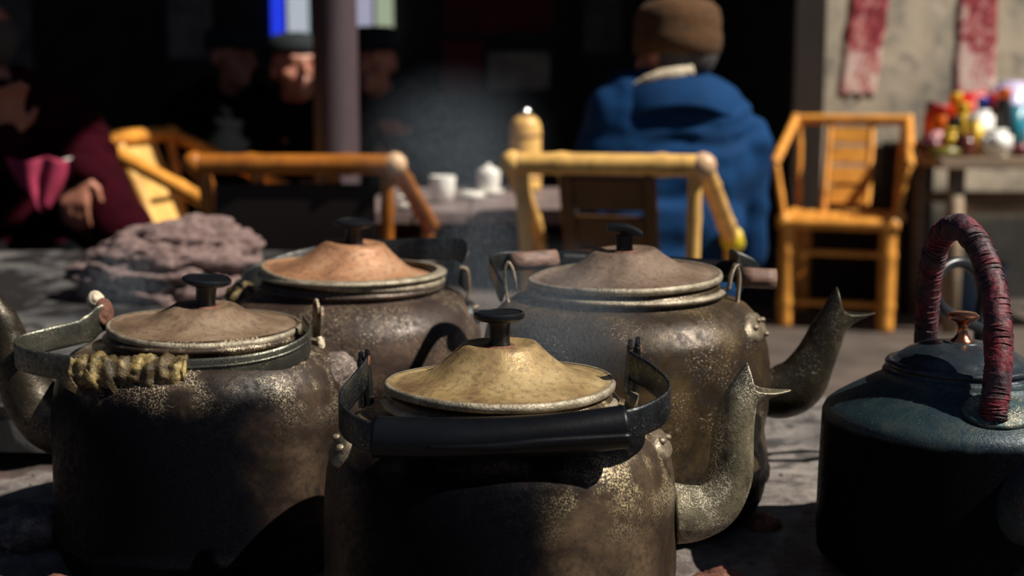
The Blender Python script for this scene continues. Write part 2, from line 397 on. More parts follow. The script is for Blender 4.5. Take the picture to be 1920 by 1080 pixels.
b = new_bm(); box(b, (-1.42, 2.38, .28), (2.2, .98, .56), bev=.01); obj('plinth', b, M['stove'], SW, False)

# stones and clinker on the hearth
for k, (px, py, Y, r, lab) in enumerate((
    (60, 958, 1.26, .032, 'blue-grey lump of clinker left of the leftmost kettle'),
    (106, 1052, 1.165, .014, 'small brown stone at the foot of the leftmost kettle'),
    (100, 932, 1.31, .007, 'tiny pale pebble beside the side of the leftmost kettle'),
    (1432, 948, 1.29, .013, 'pale stone at the right foot of the golden-brown kettle'),
    (1325, 1050, 1.15, .022, 'reddish burnt clay lump under the front kettle spout'),
    (1355, 1015, 1.18, .014, 'smaller red clay lump just behind the red one under the spout'))):
    p = P(px, py, Y); p.z = hz(p.x, p.y)+r*.35
    b = new_bm(); rock(b, (0, 0, 0), r, k*3.1, (1.3, 1, .7)); o = obj('stone', b, M['rust'] if 'red' in lab or 'brown' in lab else M['rock']); o.location = p
    tag(o, lab, 'stone')
# burnt cinder grit
b = new_bm()
for k in range(500):
    x = random.uniform(-.75, .75); y = random.uniform(.95, 1.55)
    if any(math.hypot(x-cx, y-cy) < .16 for cx, cy in ((-.01, 1.08), (-.284, 1.28), (-.18, 1.55), (.11, 1.36), (.39, 1.2))): continue
    r = random.uniform(.0012, .004)
    if x < -.35 and y > 1.47: continue
    rock(b, (x, y, hz(x, y)+r*.2), r, k, (1, 1, .6), 1, .4)
tag(obj('cinder_grit', b, M['rock']), 'loose cinder grit scattered on the hearth top around the kettles', 'grit', kind='stuff')

# ------------------------------------------------------------------ aluminium kettles
def body_prof(Rb, Rl, H, waist=0):
    c = Rl*.955
    return [(c-.004, H-.010), (c-.001, H-.004), (c, H-.001), (c+.002, H-.004), (c+.003, H-.007), (c+.0045, H-.0085), (c+.0055, H-.0105), (c+.003, H-.0130), (c, H-.0145), (c+.001, H-.0165),
            (Rb*.77, H-.0190), (Rb*.84, H-.0240), (Rb*.90, H-.0325), (Rb*.943, H-.043), (Rb*.955, H-.0465), (Rb*.963, H-.051), (Rb*.982, H-.063), (Rb*.995, H-.080),
            (Rb, H-.10), (Rb*(1-waist*.2), H-.125), (Rb*(1-waist), H-.145), (Rb*(1-waist*.3), H-.163), (Rb*1.003, H-.176), (Rb*1.004, H-.183), (Rb*1.018, H-.186), (Rb*1.018, H-.190), (Rb*.995, H-.193),
            (Rb*.985, H-.202), (Rb*.965, H-.214), (Rb*.94, H-.222), (Rb*.90, H-.228), (Rb*.6, H-.229), (0, H-.229)]
LH = .229
def lid_part(par, Rl, z, mlid, tilt=(0, 0), skirt=.010, knob='round', ktilt=(0, 0), kr=.0205, cone=1.0):
    L = bpy.data.objects.new('lid', None)
    s = Rl/.0914
    prof = [(0, .0335*s), (.10, .0335*s), (.19, .034*s), (.25, .0345*s), (.29, .0372*s), (.325, .0368*s), (.36, .0335*s), (.42, .0275*s), (.5, .0205*s), (.6, .0130*s), (.7, .0085*s), (.8, .0058*s), (.875, .0042*s), (.895, .0030*s), (.93, .0034*s)]
    prof = [(r*Rl, .0034*s+(h-.0034*s)*cone) for r, h in prof]
    b = new_bm(); rnd = random.random()*20
    def wob(a, r, h): return r*(1+.006*math.sin(3*a+rnd)*r/Rl), h+.0012*(r/Rl)**2*math.sin(2*a+rnd)+.0006*fbm(Vector((math.cos(a)*2+rnd, math.sin(a)*2, 0)), 3)*(r/Rl)
    lathe(b, prof+[(Rl*.965, .0042*s), (Rl*.99, .0040*s), (Rl, .0020*s), (Rl*.997, -.001), (Rl*.97, -.0028), (Rl*.93, -.003), (Rl*.93, -skirt), (Rl*.90, -skirt), (Rl*.90, -.003), (0, .0)], 96, (0, 0, 0), wob)
    o = obj('lid', b, mlid, par); o.location = (0, 0, z); o.rotation_euler = (tilt[0], tilt[1], 0)
    b = new_bm()
    lathe(b, [(Rl*.968, .0046*s), (Rl*.985, .0050*s), (Rl*1.003, .0040*s), (Rl*1.009, .0015*s), (Rl*1.003, -.0012), (Rl*.985, -.002)], 96, (0, 0, 0), wob)
    rr = obj('rim', b, M['rim'], o)
    b = new_bm(); top = .0034*s+.0301*s*cone
    if knob == 'round':
        lathe(b, [(0, .0285), (kr*.55, .0288), (kr*.86, .0284), (kr*.90, .0292), (kr*.98, .0280), (kr, .0262), (kr*.97, .0245), (kr*.80, .0225), (kr*.46, .0212), (kr*.41, .018), (kr*.40, .006), (kr*.44, 0), (kr*.44, -.002), (0, -.002)], 40)
    else:   # worn T-shaped knob
        box(b, (0, 0, .010), (.016, .014, .024), bev=.004)
        pts = [(-.0165, 0, .0255), (-.006, 0, .0262), (.006, 0, .0235), (.0165, 0, .0175)]
        strap(b, pts, .022, .0065, 6, Vector((0, 1, 0)))
    k = obj('knob', b, M['bakelite'], o); k.location = (0, 0, top-.001); k.rotation_euler = (ktilt[0], ktilt[1], 0)
    b = new_bm(); lathe(b, [(kr*.44, .0012), (kr*.60, .0010), (kr*.63, 0), (kr*.63, -.001)], 32); w_ = obj('washer', b, M['rust'], o); w_.location = (0, 0, top+.0005)
    return o
def beak_spout(par, pts, rad, m, up, out, lift=.020, lipl=.028, n=28, name='spout'):
    """curved spout ending in an open beak: rear point raised, front lip drawn out"""
    b = new_bm(); up = Vector(up); out = Vector(out); N_ = (len(pts)-1)*8+1
    rl = rad[-1]
    def ef(i, N, a, p, c, t):
        k = (i-(N-7))/6
        if k <= 0:
            return p
        o = (p-c); f = o.dot(out)/rl           # +1 on the lip side, -1 at the rear
        if f > 0: return p+out*(lipl*k**1.5*f**1.3)+up*(.004*k*f*f-.007*k)-(o-out*o.dot(out))*(.42*k*f*f)
        return p+up*(lift*k*(-f)**1.3-.004*k)+out*(.35*lift*k*(-f))-(o-out*o.dot(out))*(.5*k*f*f)
    sd_ = random.random()*9
    tube(b, pts, rad, n, 8, 'start', lambda i, N, a: 1+.02*fbm(Vector((math.cos(a)*1.5, math.sin(a)*1.5, i*.15+sd_)), 3), ef)
    o = obj(name, b, m, par)
    s = o.modifiers.new('s', 'SOLIDIFY'); s.thickness = .0016; s.offset = -1
    sub = o.modifiers.new('b', 'SUBSURF'); sub.levels = 1; sub.render_levels = 1
    return o
def lug(par, x, y, z, h=.040, w=.013, yaw=0, lean=0, m=None, plate=True, pz=-.02, rivets=3, pm=None, zl=None):
    """upright riveted ear that carries the handle; a plate follows the shoulder"""
    b = new_bm()
    out = [(-w*.5, 0), (-w*.55, h*.35), (-w*.42, h*.8), (-w*.2, h*.97), (0, h), (w*.2, h*.97), (w*.42, h*.8), (w*.5, h*.35), (w*.5, 0)]
    for th in (-.0012, .0012):
        pass
    f = [b.verts.new((-.0013, a, c)) for a, c in out]; g2 = [b.verts.new((.0013, a, c)) for a, c in out]
    b.faces.new(f); b.faces.new(g2[::-1])
    for k in range(len(f)): q = (k+1) % len(f); b.faces.new((f[k], g2[k], g2[q], f[q]))
    o = obj('lug', b, m or M['lug'], par, False); o.location = (x, y, z); o.rotation_euler = (0, lean, yaw)
    b = new_bm(); lathe(b, [(0, .002), (.003, .0016), (.0045, 0), (.0045, -.003), (0, -.003)], 16)
    bmesh.ops.rotate(b, verts=b.verts, matrix=Matrix.Rotation(math.pi/2*(1 if x > 0 else -1), 3, 'Y'))
    rv = obj('rivet', b, M['rust'], o); rv.location = (.0015*(1 if x > 0 else -1), 0, h*.78)
    return o
def shoulder_plate(par, prof, ang, wid, z0, z1, m, bump=0, rivets=()):
    """riveted plate lying on the shoulder between heights z0..z1"""
    def rad(z):
        pr = [p for p in prof if p[0] > .02]
        for (ra, za), (rb, zb) in zip(pr[9:], pr[10:]):
            if zb <= z <= za: return ra+(rb-ra)*(za-z)/max(1e-6, za-zb)
        return pr[9][0]
    b = new_bm(); U, V = 12, 12; G = []
    for j in range(V+1):
        row = []
        for i in range(U+1):
            s = -1+2*i/U; t = -1+2*j/V
            # squash the square into a rounded leaf
            s2 = s*math.sqrt(1-t*t*.5); t2 = t*math.sqrt(1-s*s*.5)
            z = (z0+z1)/2+(z1-z0)/2*t2; a = ang+s2*wid
            e = max(abs(s), abs(t)); th = (.0022+bump*(1-e*e)) if e < .99 else -.001
            r = rad(z)+th+bump*.6*fbm(Vector((s*3, t*3, ang)), 3)
            row.append(b.verts.new((r*math.cos(a), r*math.sin(a), z+th*.7)))
        G.append(row)
    for j in range(V):
        for i in range(U): b.faces.new((G[j][i], G[j][i+1], G[j+1][i+1], G[j+1][i]))
    o = obj('shoulder_plate', b, m, par)
    for da, z in rivets:
        b = new_bm(); r = rad(z)+.003; a = ang+da
        ball(b, (r*math.cos(a), r*math.sin(a), z+.002), .0042, 2, (1, 1, .7)); obj('rivet', b, M['lug'], o)
    return o
def kettle(label, px, Y, lidz, Rb, Rl, mb, ml, waist=0, rot=0, ring=True, **lk):
    x = (px-960)/F*Y*1.012
    K = thing('kettle', label, 'kettle', (x, Y, lidz-LH), rot)
    prof = body_prof(Rb, Rl, LH, waist); sd_ = random.random()*30
    b = new_bm()
    lathe(b, prof, 128, (0, 0, 0), lambda a, r, z: (r+.0016*fbm(Vector((math.cos(a)*1.6+sd_, math.sin(a)*1.6, z*14)), 3)*min(1, r/Rb), z))
    obj('body', b, mb, K)
    b = new_bm(); c = Rl*.955; lathe(b, [(c-.003, LH-.0062), (c+.005, LH-.0068), (c+.0078, LH-.0088), (c+.0074, LH-.0112), (c+.003, LH-.0132)], 96); obj('neck_ring', b, M['rim'] if ring else mb, K)
    lid_part(K, Rl, LH+(.001 if ring else -.0045), ml, **lk)
    return K, prof
def loc(K, px, py, Y): 
    p = P(px, py, Y); return (p.x-K.location.x, p.y-K.location.y, p.z-K.location.z)

# --- front kettle (C)
KC, pc = kettle('foremost blackened kettle with tan cone lid and black taped handle folded forward', 937, 1.08, .729, .141, .0914, M['bodyC'], M['lidC'], tilt=(R(-1.0), R(-.3)), cone=.93)
sp = [loc(KC, 1262, 962, 1.07), loc(KC, 1300, 958, 1.07), loc(KC, 1340, 938, 1.07), loc(KC, 1368, 888, 1.07), loc(KC, 1374, 820, 1.07), loc(KC, 1385, 760, 1.07), loc(KC, 1412, 712, 1.07)]
beak_spout(KC, sp, [.0235, .0225, .0205, .0170, .0150, .0130, .0105], M['spout'], (0, 0, 1), (1, 0, 0), .017, .026)
Z0 = KC.location.z
hp = [(-.106, .004, .752), (-.1065, -.006, .750), (-.112, -.03, .745), (-.1185, -.06, .738), (-.116, -.082, .733), (-.103, -.102, .729), (-.085, -.113, .727), (-.03, -.121, .728), (.03, -.121, .731), (.085, -.113, .735), (.108, -.100, .738), (.125, -.075, .742), (.127, -.048, .746), (.116, -.02, .752), (.104, -.004, .757), (.103, .006, .759)]
hp = [(a, c, z-Z0-.010) for a, c, z in hp]
b = new_bm(); strap(b, hp, .0225, .0026); H = obj('handle', b, M['strap_dark'], KC)
gp = [p for p in hp if abs(p[0]) < .09]
b = new_bm()
def lump(i, N, a): return 1+.05*math.sin(a*2+.6)+.04*math.sin(3*a+i*.12)+(.07 if .4 < (a % math.pi) < .62 else 0)
tube(b, [(-.088, gp[0][1]+.001, gp[0][2])]+gp[1:-1]+[(.091, gp[-1][1]-.001, gp[-1][2]+.001)], [.0150, .0150, .0152, .0155], 28, 14, True, lump)
obj('grip_wrap', b, M['tape'], H)
b = new_bm(); tube(b, [(.094, gp[-1][1]-.016, gp[-1][2]-.003), (.03, -.1365, gp[2][2]-.001), (0, -.1375, gp[2][2]-.004), (-.05, -.134, gp[1][2]-.002)], [.0030, .0034, .0030, .0012], 8, 8); obj('tape_seam', b, M['tape'], H)
for sx, xx, zz in ((-1, -.1085, .712), (-1, -.1035, .714), (1, .1015, .722), (1, .1075, .724)):
    lug(KC, xx, .004, zz-Z0, .045, .013, R(8*sx), R(3*sx), M['strap_dark'])
shoulder_plate(KC, pc, R(200), .17, LH-.052, LH-.027, M['lug'], .001, [(-.08, LH-.034), (.08, LH-.037)])
shoulder_plate(KC, pc, R(-14), .16, LH-.050, LH-.028, M['lug'], .001, [(-.08, LH-.035), (.07, LH-.037)])
b = new_bm(); tube(b, [(.103, -.010, .712-Z0), (.1045, -.012, .726-Z0)], .0052, 14, 2); obj('pivot_stud', b, M['lug'], KC)
b = new_bm(); tube(b, [(.080, -.018, .717-Z0), (.098, -.012, .711-Z0)], .0012, 6, 2); tube(b, [(-.103, -.006, .722-Z0), (-.085, -.010, .722-Z0)], .0012, 6, 2); obj('wire', b, M['lug'], KC)

# --- left kettle (A)
KA, pa = kettle('leftmost kettle, black with grey strap handle bound in torn yellow-brown wrapping', 383, 1.28, .745, .142, .0895, M['bodyA'], M['lidA'], ring=False, tilt=(R(.8), R(1.6)), ktilt=(R(1), R(4)), kr=.0230, cone=.58)
sp = [loc(KA, 130, 800, 1.27), loc(KA, 92, 782, 1.27), loc(KA, 58, 742, 1.27), loc(KA, 36, 690, 1.27), loc(KA, 16, 640, 1.27), loc(KA, 0, 600, 1.27), loc(KA, -20, 570, 1.27)]
beak_spout(KA, sp, [.029, .0275, .024, .020, .0165, .0145, .012], M['spout_dark'], (0, 0, 1), (-1, 0, 0), .015, .026)
Z0 = KA.location.z
hp = [(-.100, .030, .751), (-.106, .022, .749), (-.125, .004, .742), (-.152, -.016, .737), (-.170, -.038, .734), (-.168, -.060, .731), (-.150, -.078, .729), (-.110, -.096, .727), (-.05, -.108, .725), (.01, -.110, .726), (.055, -.102, .728), (.085, -.085, .732), (.101, -.060, .737), (.1035, -.040, .742), (.098, -.026, .746), (.094, -.016, .749)]
hp = [(a+(.011 if a < -.12 else .009 if a < -.105 and c < 0 else 0), c, z) for a, c, z in hp]
hp = [(a, c, z-Z0-.004) for a, c, z in hp]
b = new_bm(); strap(b, hp, .0225, .0028, 8, Vector((0, 0, 1)), lambda t: 1.15 if t < .14 else 1); H = obj('handle', b, M['strap'], KA)
b = new_bm(); tube(b, hp[8:14:1][:6], .0016, 6, 8, True); o = obj('strap_bead', b, M['strap'], H); o.location = (0, -.0012, .004)
b = new_bm()
wr = [(-.092, -.1005), (-.070, -.1050), (-.042, -.1085), (-.015, -.1105), (.008, -.1105)]
tube(b, [(x, y, .726-Z0-.005) for x, y in wr], [.0125, .0150, .0140, .0150, .0135], 36, 16, True, lambda i, N, a: 1+.30*fbm(Vector((math.cos(a)*1.8, math.sin(a)*1.8, i*.16)), 4)+.06*math.sin(i*.9))
obj('grip_wrap', b, M['leather'], H)
for k in range(7):   # torn edges of the binding
    b = new_bm(); x = -.094+k*.016; y = -.116-.004*math.sin(k); z = .720-Z0+random.uniform(-.014, .008)
    pts = [(x, y, z), (x+.006, y-.003, z-.005), (x+.013, y+.001, z-.012-.004*(k % 3))]
    strap(b, pts, .012-.004*(k % 2), .0012, 6, Vector((.5, 0, 1)), lambda t: 1-.75*t); obj('torn_flap', b, M['leather'], H, True)
b = new_bm(); lathe(b, [(0, .001), (.004, .0015), (.005, 0), (.008, .0003), (.0105, 0), (.011, -.002), (0, -.002)], 24)
bmesh.ops.scale(b, vec=(1.25, .8, 1), verts=b.verts)
bmesh.ops.rotate(b, verts=b.verts, matrix=Matrix.Rotation(R(78), 3, 'Y')); bmesh.ops.rotate(b, verts=b.verts, matrix=Matrix.Rotation(R(-50), 3, 'Z'))
o = obj('rust_washer', b, M['rust'], H); o.location = (-.1005, .0255, .752-Z0)
b = new_bm(); rock(b, (0, 0, 0), .0088, 4, (1, .8, 1), 3, .25, 4); o = obj('pale_knot', b, M['fur'], H); o.location = (-.112, .034, .762-Z0)
lug(KA, .1075, -.004, .722-Z0, .040, .011, R(20), R(4)); lug(KA, .1035, .006, .730-Z0, .038, .012, R(35), R(0))
lug(KA, -.099, .022, .712-Z0, .030, .013, R(-40), R(30), M['strap'])
shoulder_plate(KA, pa, R(-8), .20, LH-.058, LH-.024, M['crust'], .007)
b = new_bm(); strap(b, [(.108, -.006, .716-Z0), (.110, -.008, .724-Z0), (.108, -.006, .733-Z0)], .013, .005, 4, Vector((0, 1, 0))); obj('lug_foot', b, M['fur'], KA)
shoulder_plate(KA, pa, R(172), .14, LH-.045, LH-.027, M['lug'], .001)

# --- back left kettle (B)
KB, pb = kettle('orange-brown kettle at the back left, its rusty lid sitting tilted', 662, 1.55, .752, .147, .103, M['bodyB'], M['lidB'], tilt=(R(.5), R(4.6)), skirt=.024, ktilt=(R(2), R(-3)), kr=.0235, cone=.9)
KB.children[2].location.z += .014
Z0 = KB.location.z
hp = [(.124, .02, .735), (.126, .03, .752), (.126, .04, .768), (.119, .055, .775), (.095, .085, .773), (.05, .112, .768), (-.01, .122, .764), (-.06, .115, .758), (-.105, .085, .748), (-.130, .045, .738), (-.128, .01, .730)]
hp = [(a, c, z-Z0) for a, c, z in hp]
b = new_bm(); strap(b, hp, .027, .003, 8, Vector((0, .25, 1))); H = obj('handle', b, M['strap_dark'], KB)
b = new_bm(); tube(b, [(-.131, .05, .728-Z0), (-.132, .02, .725-Z0), (-.127, -.01, .722-Z0)], [.012, .015, .012], 24, 10, True, lambda i, N, a: 1+.3*fbm(Vector((math.cos(a)*2, math.sin(a)*2, i*.3)), 3)); obj('grip_wrap', b, M['leather'], H)
b = new_bm(); strap(b, [(.120, .012, .760-Z0), (.129, .012, .757-Z0), (.131, .010, .735-Z0), (.127, .006, .715-Z0), (.137, .0, .703-Z0)], .010, .0035, 6, Vector((0, 1, 0))); obj('lug', b, M['lug'], KB)
b = new_bm(); strap(b, [(-.128, -.004, .748-Z0), (-.134, -.004, .735-Z0), (-.133, -.006, .710-Z0)], .012, .0035, 6, Vector((0, 1, 0))); obj('lug', b, M['strap_dark'], KB)
shoulder_plate(KB, pb, R(-2), .16, LH-.055, LH-.026, M['strap_dark'], .002, [(-.07, LH-.036), (.07, LH-.038)])

# --- back right kettle (D)
KD, pd = kettle('large golden-brown kettle at the back right with wood-sleeved handle folded back', 1172, 1.36, .775, .1435, .0955, M['bodyD'], M['lidD'], waist=.03, tilt=(R(1), R(-2.4)), knob='tee', cone=.74)
sp = [loc(KD, 1432, 738, 1.36), loc(KD, 1468, 734, 1.36), loc(KD, 1502, 714, 1.36), loc(KD, 1530, 668, 1.36), loc(KD, 1552, 620, 1.36), loc(KD, 1576, 572, 1.36)]
beak_spout(KD, sp, [.0215, .0255, .0245, .0190, .0158, .0115], M['spout_dark'], (0, 0, 1), (1, 0, 0), .022, .029)
Z0 = KD.location.z
lp = loc(KD, 1000, 489, 1.46); rp = loc(KD, 1400, 512, 1.46)
hp = [(-.121, .0, .760-Z0), (-.128, .02, .772-Z0), (-.132, .07, .782-Z0), lp, (0, .104, (lp[2]+rp[2])/2), rp, (.118, .09, .785-Z0), (.118, .04, .784-Z0), (.110, .0, .777-Z0)]
b = new_bm(); strap(b, hp, .020, .003); H = obj('handle', b, M['strap_dark'], KD)
a_, b_ = loc(KD, 1392, 520, 1.43), loc(KD, 1454, 523, 1.43)
b = new_bm(); tube(b, [a_, b_], .0106, 20, 3, True, lambda i, N, a: 1+.05*math.sin(2*a)+(-.12 if 1.2 < a < 1.5 or 4.3 < a < 4.6 else 0)); obj('wooden_sleeve', b, M['wood_grip'], H)
a_, b_ = loc(KD, 958, 492, 1.44), loc(KD, 1042, 486, 1.46)
b = new_bm(); tube(b, [a_, b_], .0100, 20, 3, True, lambda i, N, a: 1+.05*math.sin(3*a)); obj('wooden_sleeve', b, M['wood_grip'], H)
b = new_bm(); tube(b, [loc(KD, 1040, 486, 1.46), loc(KD, 1200, 494, 1.47), loc(KD, 1392, 506, 1.46)], .0095, 16, 6); obj('grip_wrap', b, M['tape'], H)
b = new_bm(); strap(b, [loc(KD, 1366, 545, 1.34), loc(KD, 1372, 512, 1.345), loc(KD, 1381, 498, 1.35), loc(KD, 1386, 520, 1.35), loc(KD, 1383, 560, 1.345), loc(KD, 1380, 580, 1.34)], .010, .0028, 6, Vector((0, 1, 0))); obj('lug', b, M['lug'], KD)
b = new_bm(); strap(b, [loc(KD, 968, 545, 1.36), loc(KD, 963, 510, 1.36), loc(KD, 953, 492, 1.36), loc(KD, 946, 510, 1.36), loc(KD, 950, 550, 1.36), loc(KD, 956, 575, 1.355)], .010, .0028, 6, Vector((0, 1, 0))); obj('lug', b, M['lug'], KD)
shoulder_plate(KD, pd, R(-22), .24, LH-.052, LH-.026, M['lug'], .0006, [(-.13, LH-.038), (0, LH-.034), (.12, LH-.036), (.02, LH-.047)])
shoulder_plate(KD, pd, R(196), .2, LH-.050, LH-.027, M['strap_dark'], .0006, [(0, LH-.036)])

# --- dark kettle at the right (E)
xE = (1808-960)/F*1.2*1.012
ZE = .722-.178
KE = thing('kettle', 'blue-black iron kettle at the right edge with copper knob and maroon bound arch handle', 'kettle', (xE, 1.2, ZE), 0)
b = new_bm(); HE = .178
lathe(b, [(.058, HE-.006), (.066, HE-.004), (.0675, HE-.006), (.068, HE-.009), (.069, HE-.011), (.080, HE-.017), (.098, HE-.0275), (.110, HE-.035), (.1155, HE-.0395), (.1180, HE-.0445), (.1185, HE-.052), (.1195, HE-.10), (.1205, HE-.15), (.119, .008), (.112, 0), (0, 0)], 128, (0, 0, 0), lambda a, r, z: (r+.0008*fbm(Vector((math.cos(a)*2, math.sin(a)*2, z*18)), 3), z))
obj('body', b, M['patina'], KE)
b = new_bm(); lathe(b, [(0, .0215), (.02, .0205), (.035, .0175), (.047, .0125), (.054, .0075), (.0565, .0045), (.060, .0042), (.0635, .0036), (.0650, .0015), (.0645, -.0005), (.0620, -.002), (.0655, -.0035), (.0665, -.0055), (.0655, -.0075), (.060, -.008), (0, -.008)], 96)
LE = obj('lid', b, M['dark_gloss'], KE); LE.location = (0, 0, HE)
b = new_bm(); lathe(b, [(0, .0275), (.006, .0272), (.0110, .0262), (.0135, .0240), (.0138, .0220), (.0115, .0200), (.0070, .0180), (.0045, .0150), (.0040, .0110), (.0048, .0070), (.0075, .0035), (.0095, .0020), (.0100, 0), (0, 0)], 40)
k = obj('knob', b, M['copper'], LE); k.location = (0, 0, .0205)
b = new_bm(); lathe(b, [(.0095, .0005), (.0140, .0012), (.0165, .0003), (.0165, -.002)], 40); k = obj('knob_ring', b, M['dark_gloss'], LE); k.location = (0, 0, .0205)
pts = [loc(KE, 1862, 790, 1.104), loc(KE, 1866, 752, 1.107), loc(KE, 1872, 660, 1.118), loc(KE, 1869, 575, 1.135), loc(KE, 1852, 500, 1.16), loc(KE, 1826, 448, 1.18), loc(KE, 1797, 425, 1.20), loc(KE, 1768, 440, 1.22), loc(KE, 1749, 490, 1.24), loc(KE, 1740, 560, 1.255), loc(KE, 1736, 630, 1.265), loc(KE, 1734, 700, 1.27)]
b = new_bm()
def wrap(i, N, a): return 1.02+.02*math.sin(i*2.1)+.12*fbm(Vector((math.cos(a)*1.5, math.sin(a)*1.5, i*.12)), 3)
tube(b, pts, [.0085, .0106, .0112, .0108, .0106, .0107, .0110, .0106, .0103, .0101, .0103, .0095], 24, 22, True, wrap)
HE_ = obj('handle', b, M['thread'], KE)
cp = catmull(pts, 22)
for k in range(78):           # single turns of the binding thread, each its own piece
    i = 5+k*3; c = cp[i]; t = (cp[i+1]-cp[i-1]).normalized(); t = (t+Vector((random.uniform(-.2, .2), random.uniform(-.2, .2), random.uniform(-.2, .2)))).normalized()
    u = t.orthogonal().normalized(); v = t.cross(u); b = new_bm(); r = .0110 if i < 180 else .0104
    ring = [c+(u*math.cos(a)+v*math.sin(a))*r*(1+.04*math.sin(3*a+k)) for a in [2*math.pi*q/18 for q in range(19)]]
    tube(b, ring, random.choice((.0005, .0007, .0009)), 5, 1, False); obj('thread_turn', b, M['thread'], HE_)
def flange(px, py, Y, rx, ry, yaw):
    b = new_bm(); lathe(b, [(0, .002), (.5, .0018), (.9, .0012), (1.0, 0), (1.0, -.003)], 40)
    bmesh.ops.scale(b, vec=(rx, ry, 1), verts=b.verts)
    o = obj('handle_flange', b, M['patina2'], KE); o.location = loc(KE, px, py, Y); return o
M['patina2'] = aged('flange_patina', [(.02, .05, .06), (.05, .09, .09), (.13, .15, .11)], 40, .42, .35, .52, (.5, .4, .28), bs=.4)
o = flange(1866, 786, 1.122, .030, .021, 0); o.rotation_euler = (R(29), 0, 0); o.location = (.004, -.0885, HE-.0195) 
o = flange(1735, 668, 1.28, .022, .014, 0); o.rotation_euler = (R(-30), R(-14), 0)
sp = [loc(KE, 1905, 960, 1.11), loc(KE, 1955, 930, 1.07), loc(KE, 2010, 850, 1.04), loc(KE, 2050, 760, 1.02), loc(KE, 2090, 690, 1.01)]
beak_spout(KE, sp, [.031, .028, .021, .016, .012], M['enamel'], (0, 0, 1), (.8, -.6, 0), .014, .02)
# black hose loop behind it
b = new_bm()
pts = [P(1905, 700, 1.52), P(1860, 632, 1.50), P(1800, 598, 1.48), P(1764, 575, 1.47), P(1752, 535, 1.47), P(1770, 502, 1.48), P(1802, 492, 1.49), P(1832, 513, 1.50), P(1842, 555, 1.50), P(1836, 600, 1.50), P(1836, 700, 1.50)]
e0 = pts[0].copy(); e0.z = .56; e1 = pts[-1].copy(); e1.z = .56; pts = [e0]+pts+[e1]
tube(b, pts, .0062, 16, 8); tag(obj('rubber_hose', b, M['hose']), 'black rubber hose looping up behind the copper-knobbed kettle', 'hose')

# ------------------------------------------------------------------ rag on the slab
b = new_bm(); p0 = P(318, 500, 2.3)
for v in ball(b, (0, 0, 0), 1, 6):
    d = v.co.normalized(); q = Vector((d.x*2.2, d.y*2.2, d.z*2.6))
    k = 1+.18*fbm(q*.8+Vector((5, 2, 1)), 3)
    w1 = q+Vector((fbm(q*1.1, 2), fbm(q*1.1+Vector((7, 0, 0)), 2), fbm(q*1.1+Vector((0, 9, 0)), 2)))*.9
    fold = abs(math.sin(w1.x*.9+w1.z*2.5+w1.y*.9)); fold2 = abs(mn.noise(w1*1.3+Vector((3, 1, 7))))
    k += .10*fold-.12*(1-fold)**5-1.1*max(0, .09-fold2)+.018*fbm(q*5, 3)
    s = (.150, .105, .092)
    t = (d.x+1)/2
    v.co = Vector((d.x*s[0]*k, d.y*s[1]*k, d.z*s[2]*k*(.55+.55*t**.7)))
    v.co.z = max(v.co.z, -.040+.003*fbm(d*5, 2))
o = obj('rag', b, M['cloth']); o.location = (p0.x, 2.3, .654); tag(o, 'crumpled brown-pink towelling rag lying on the grey slab', 'rag')

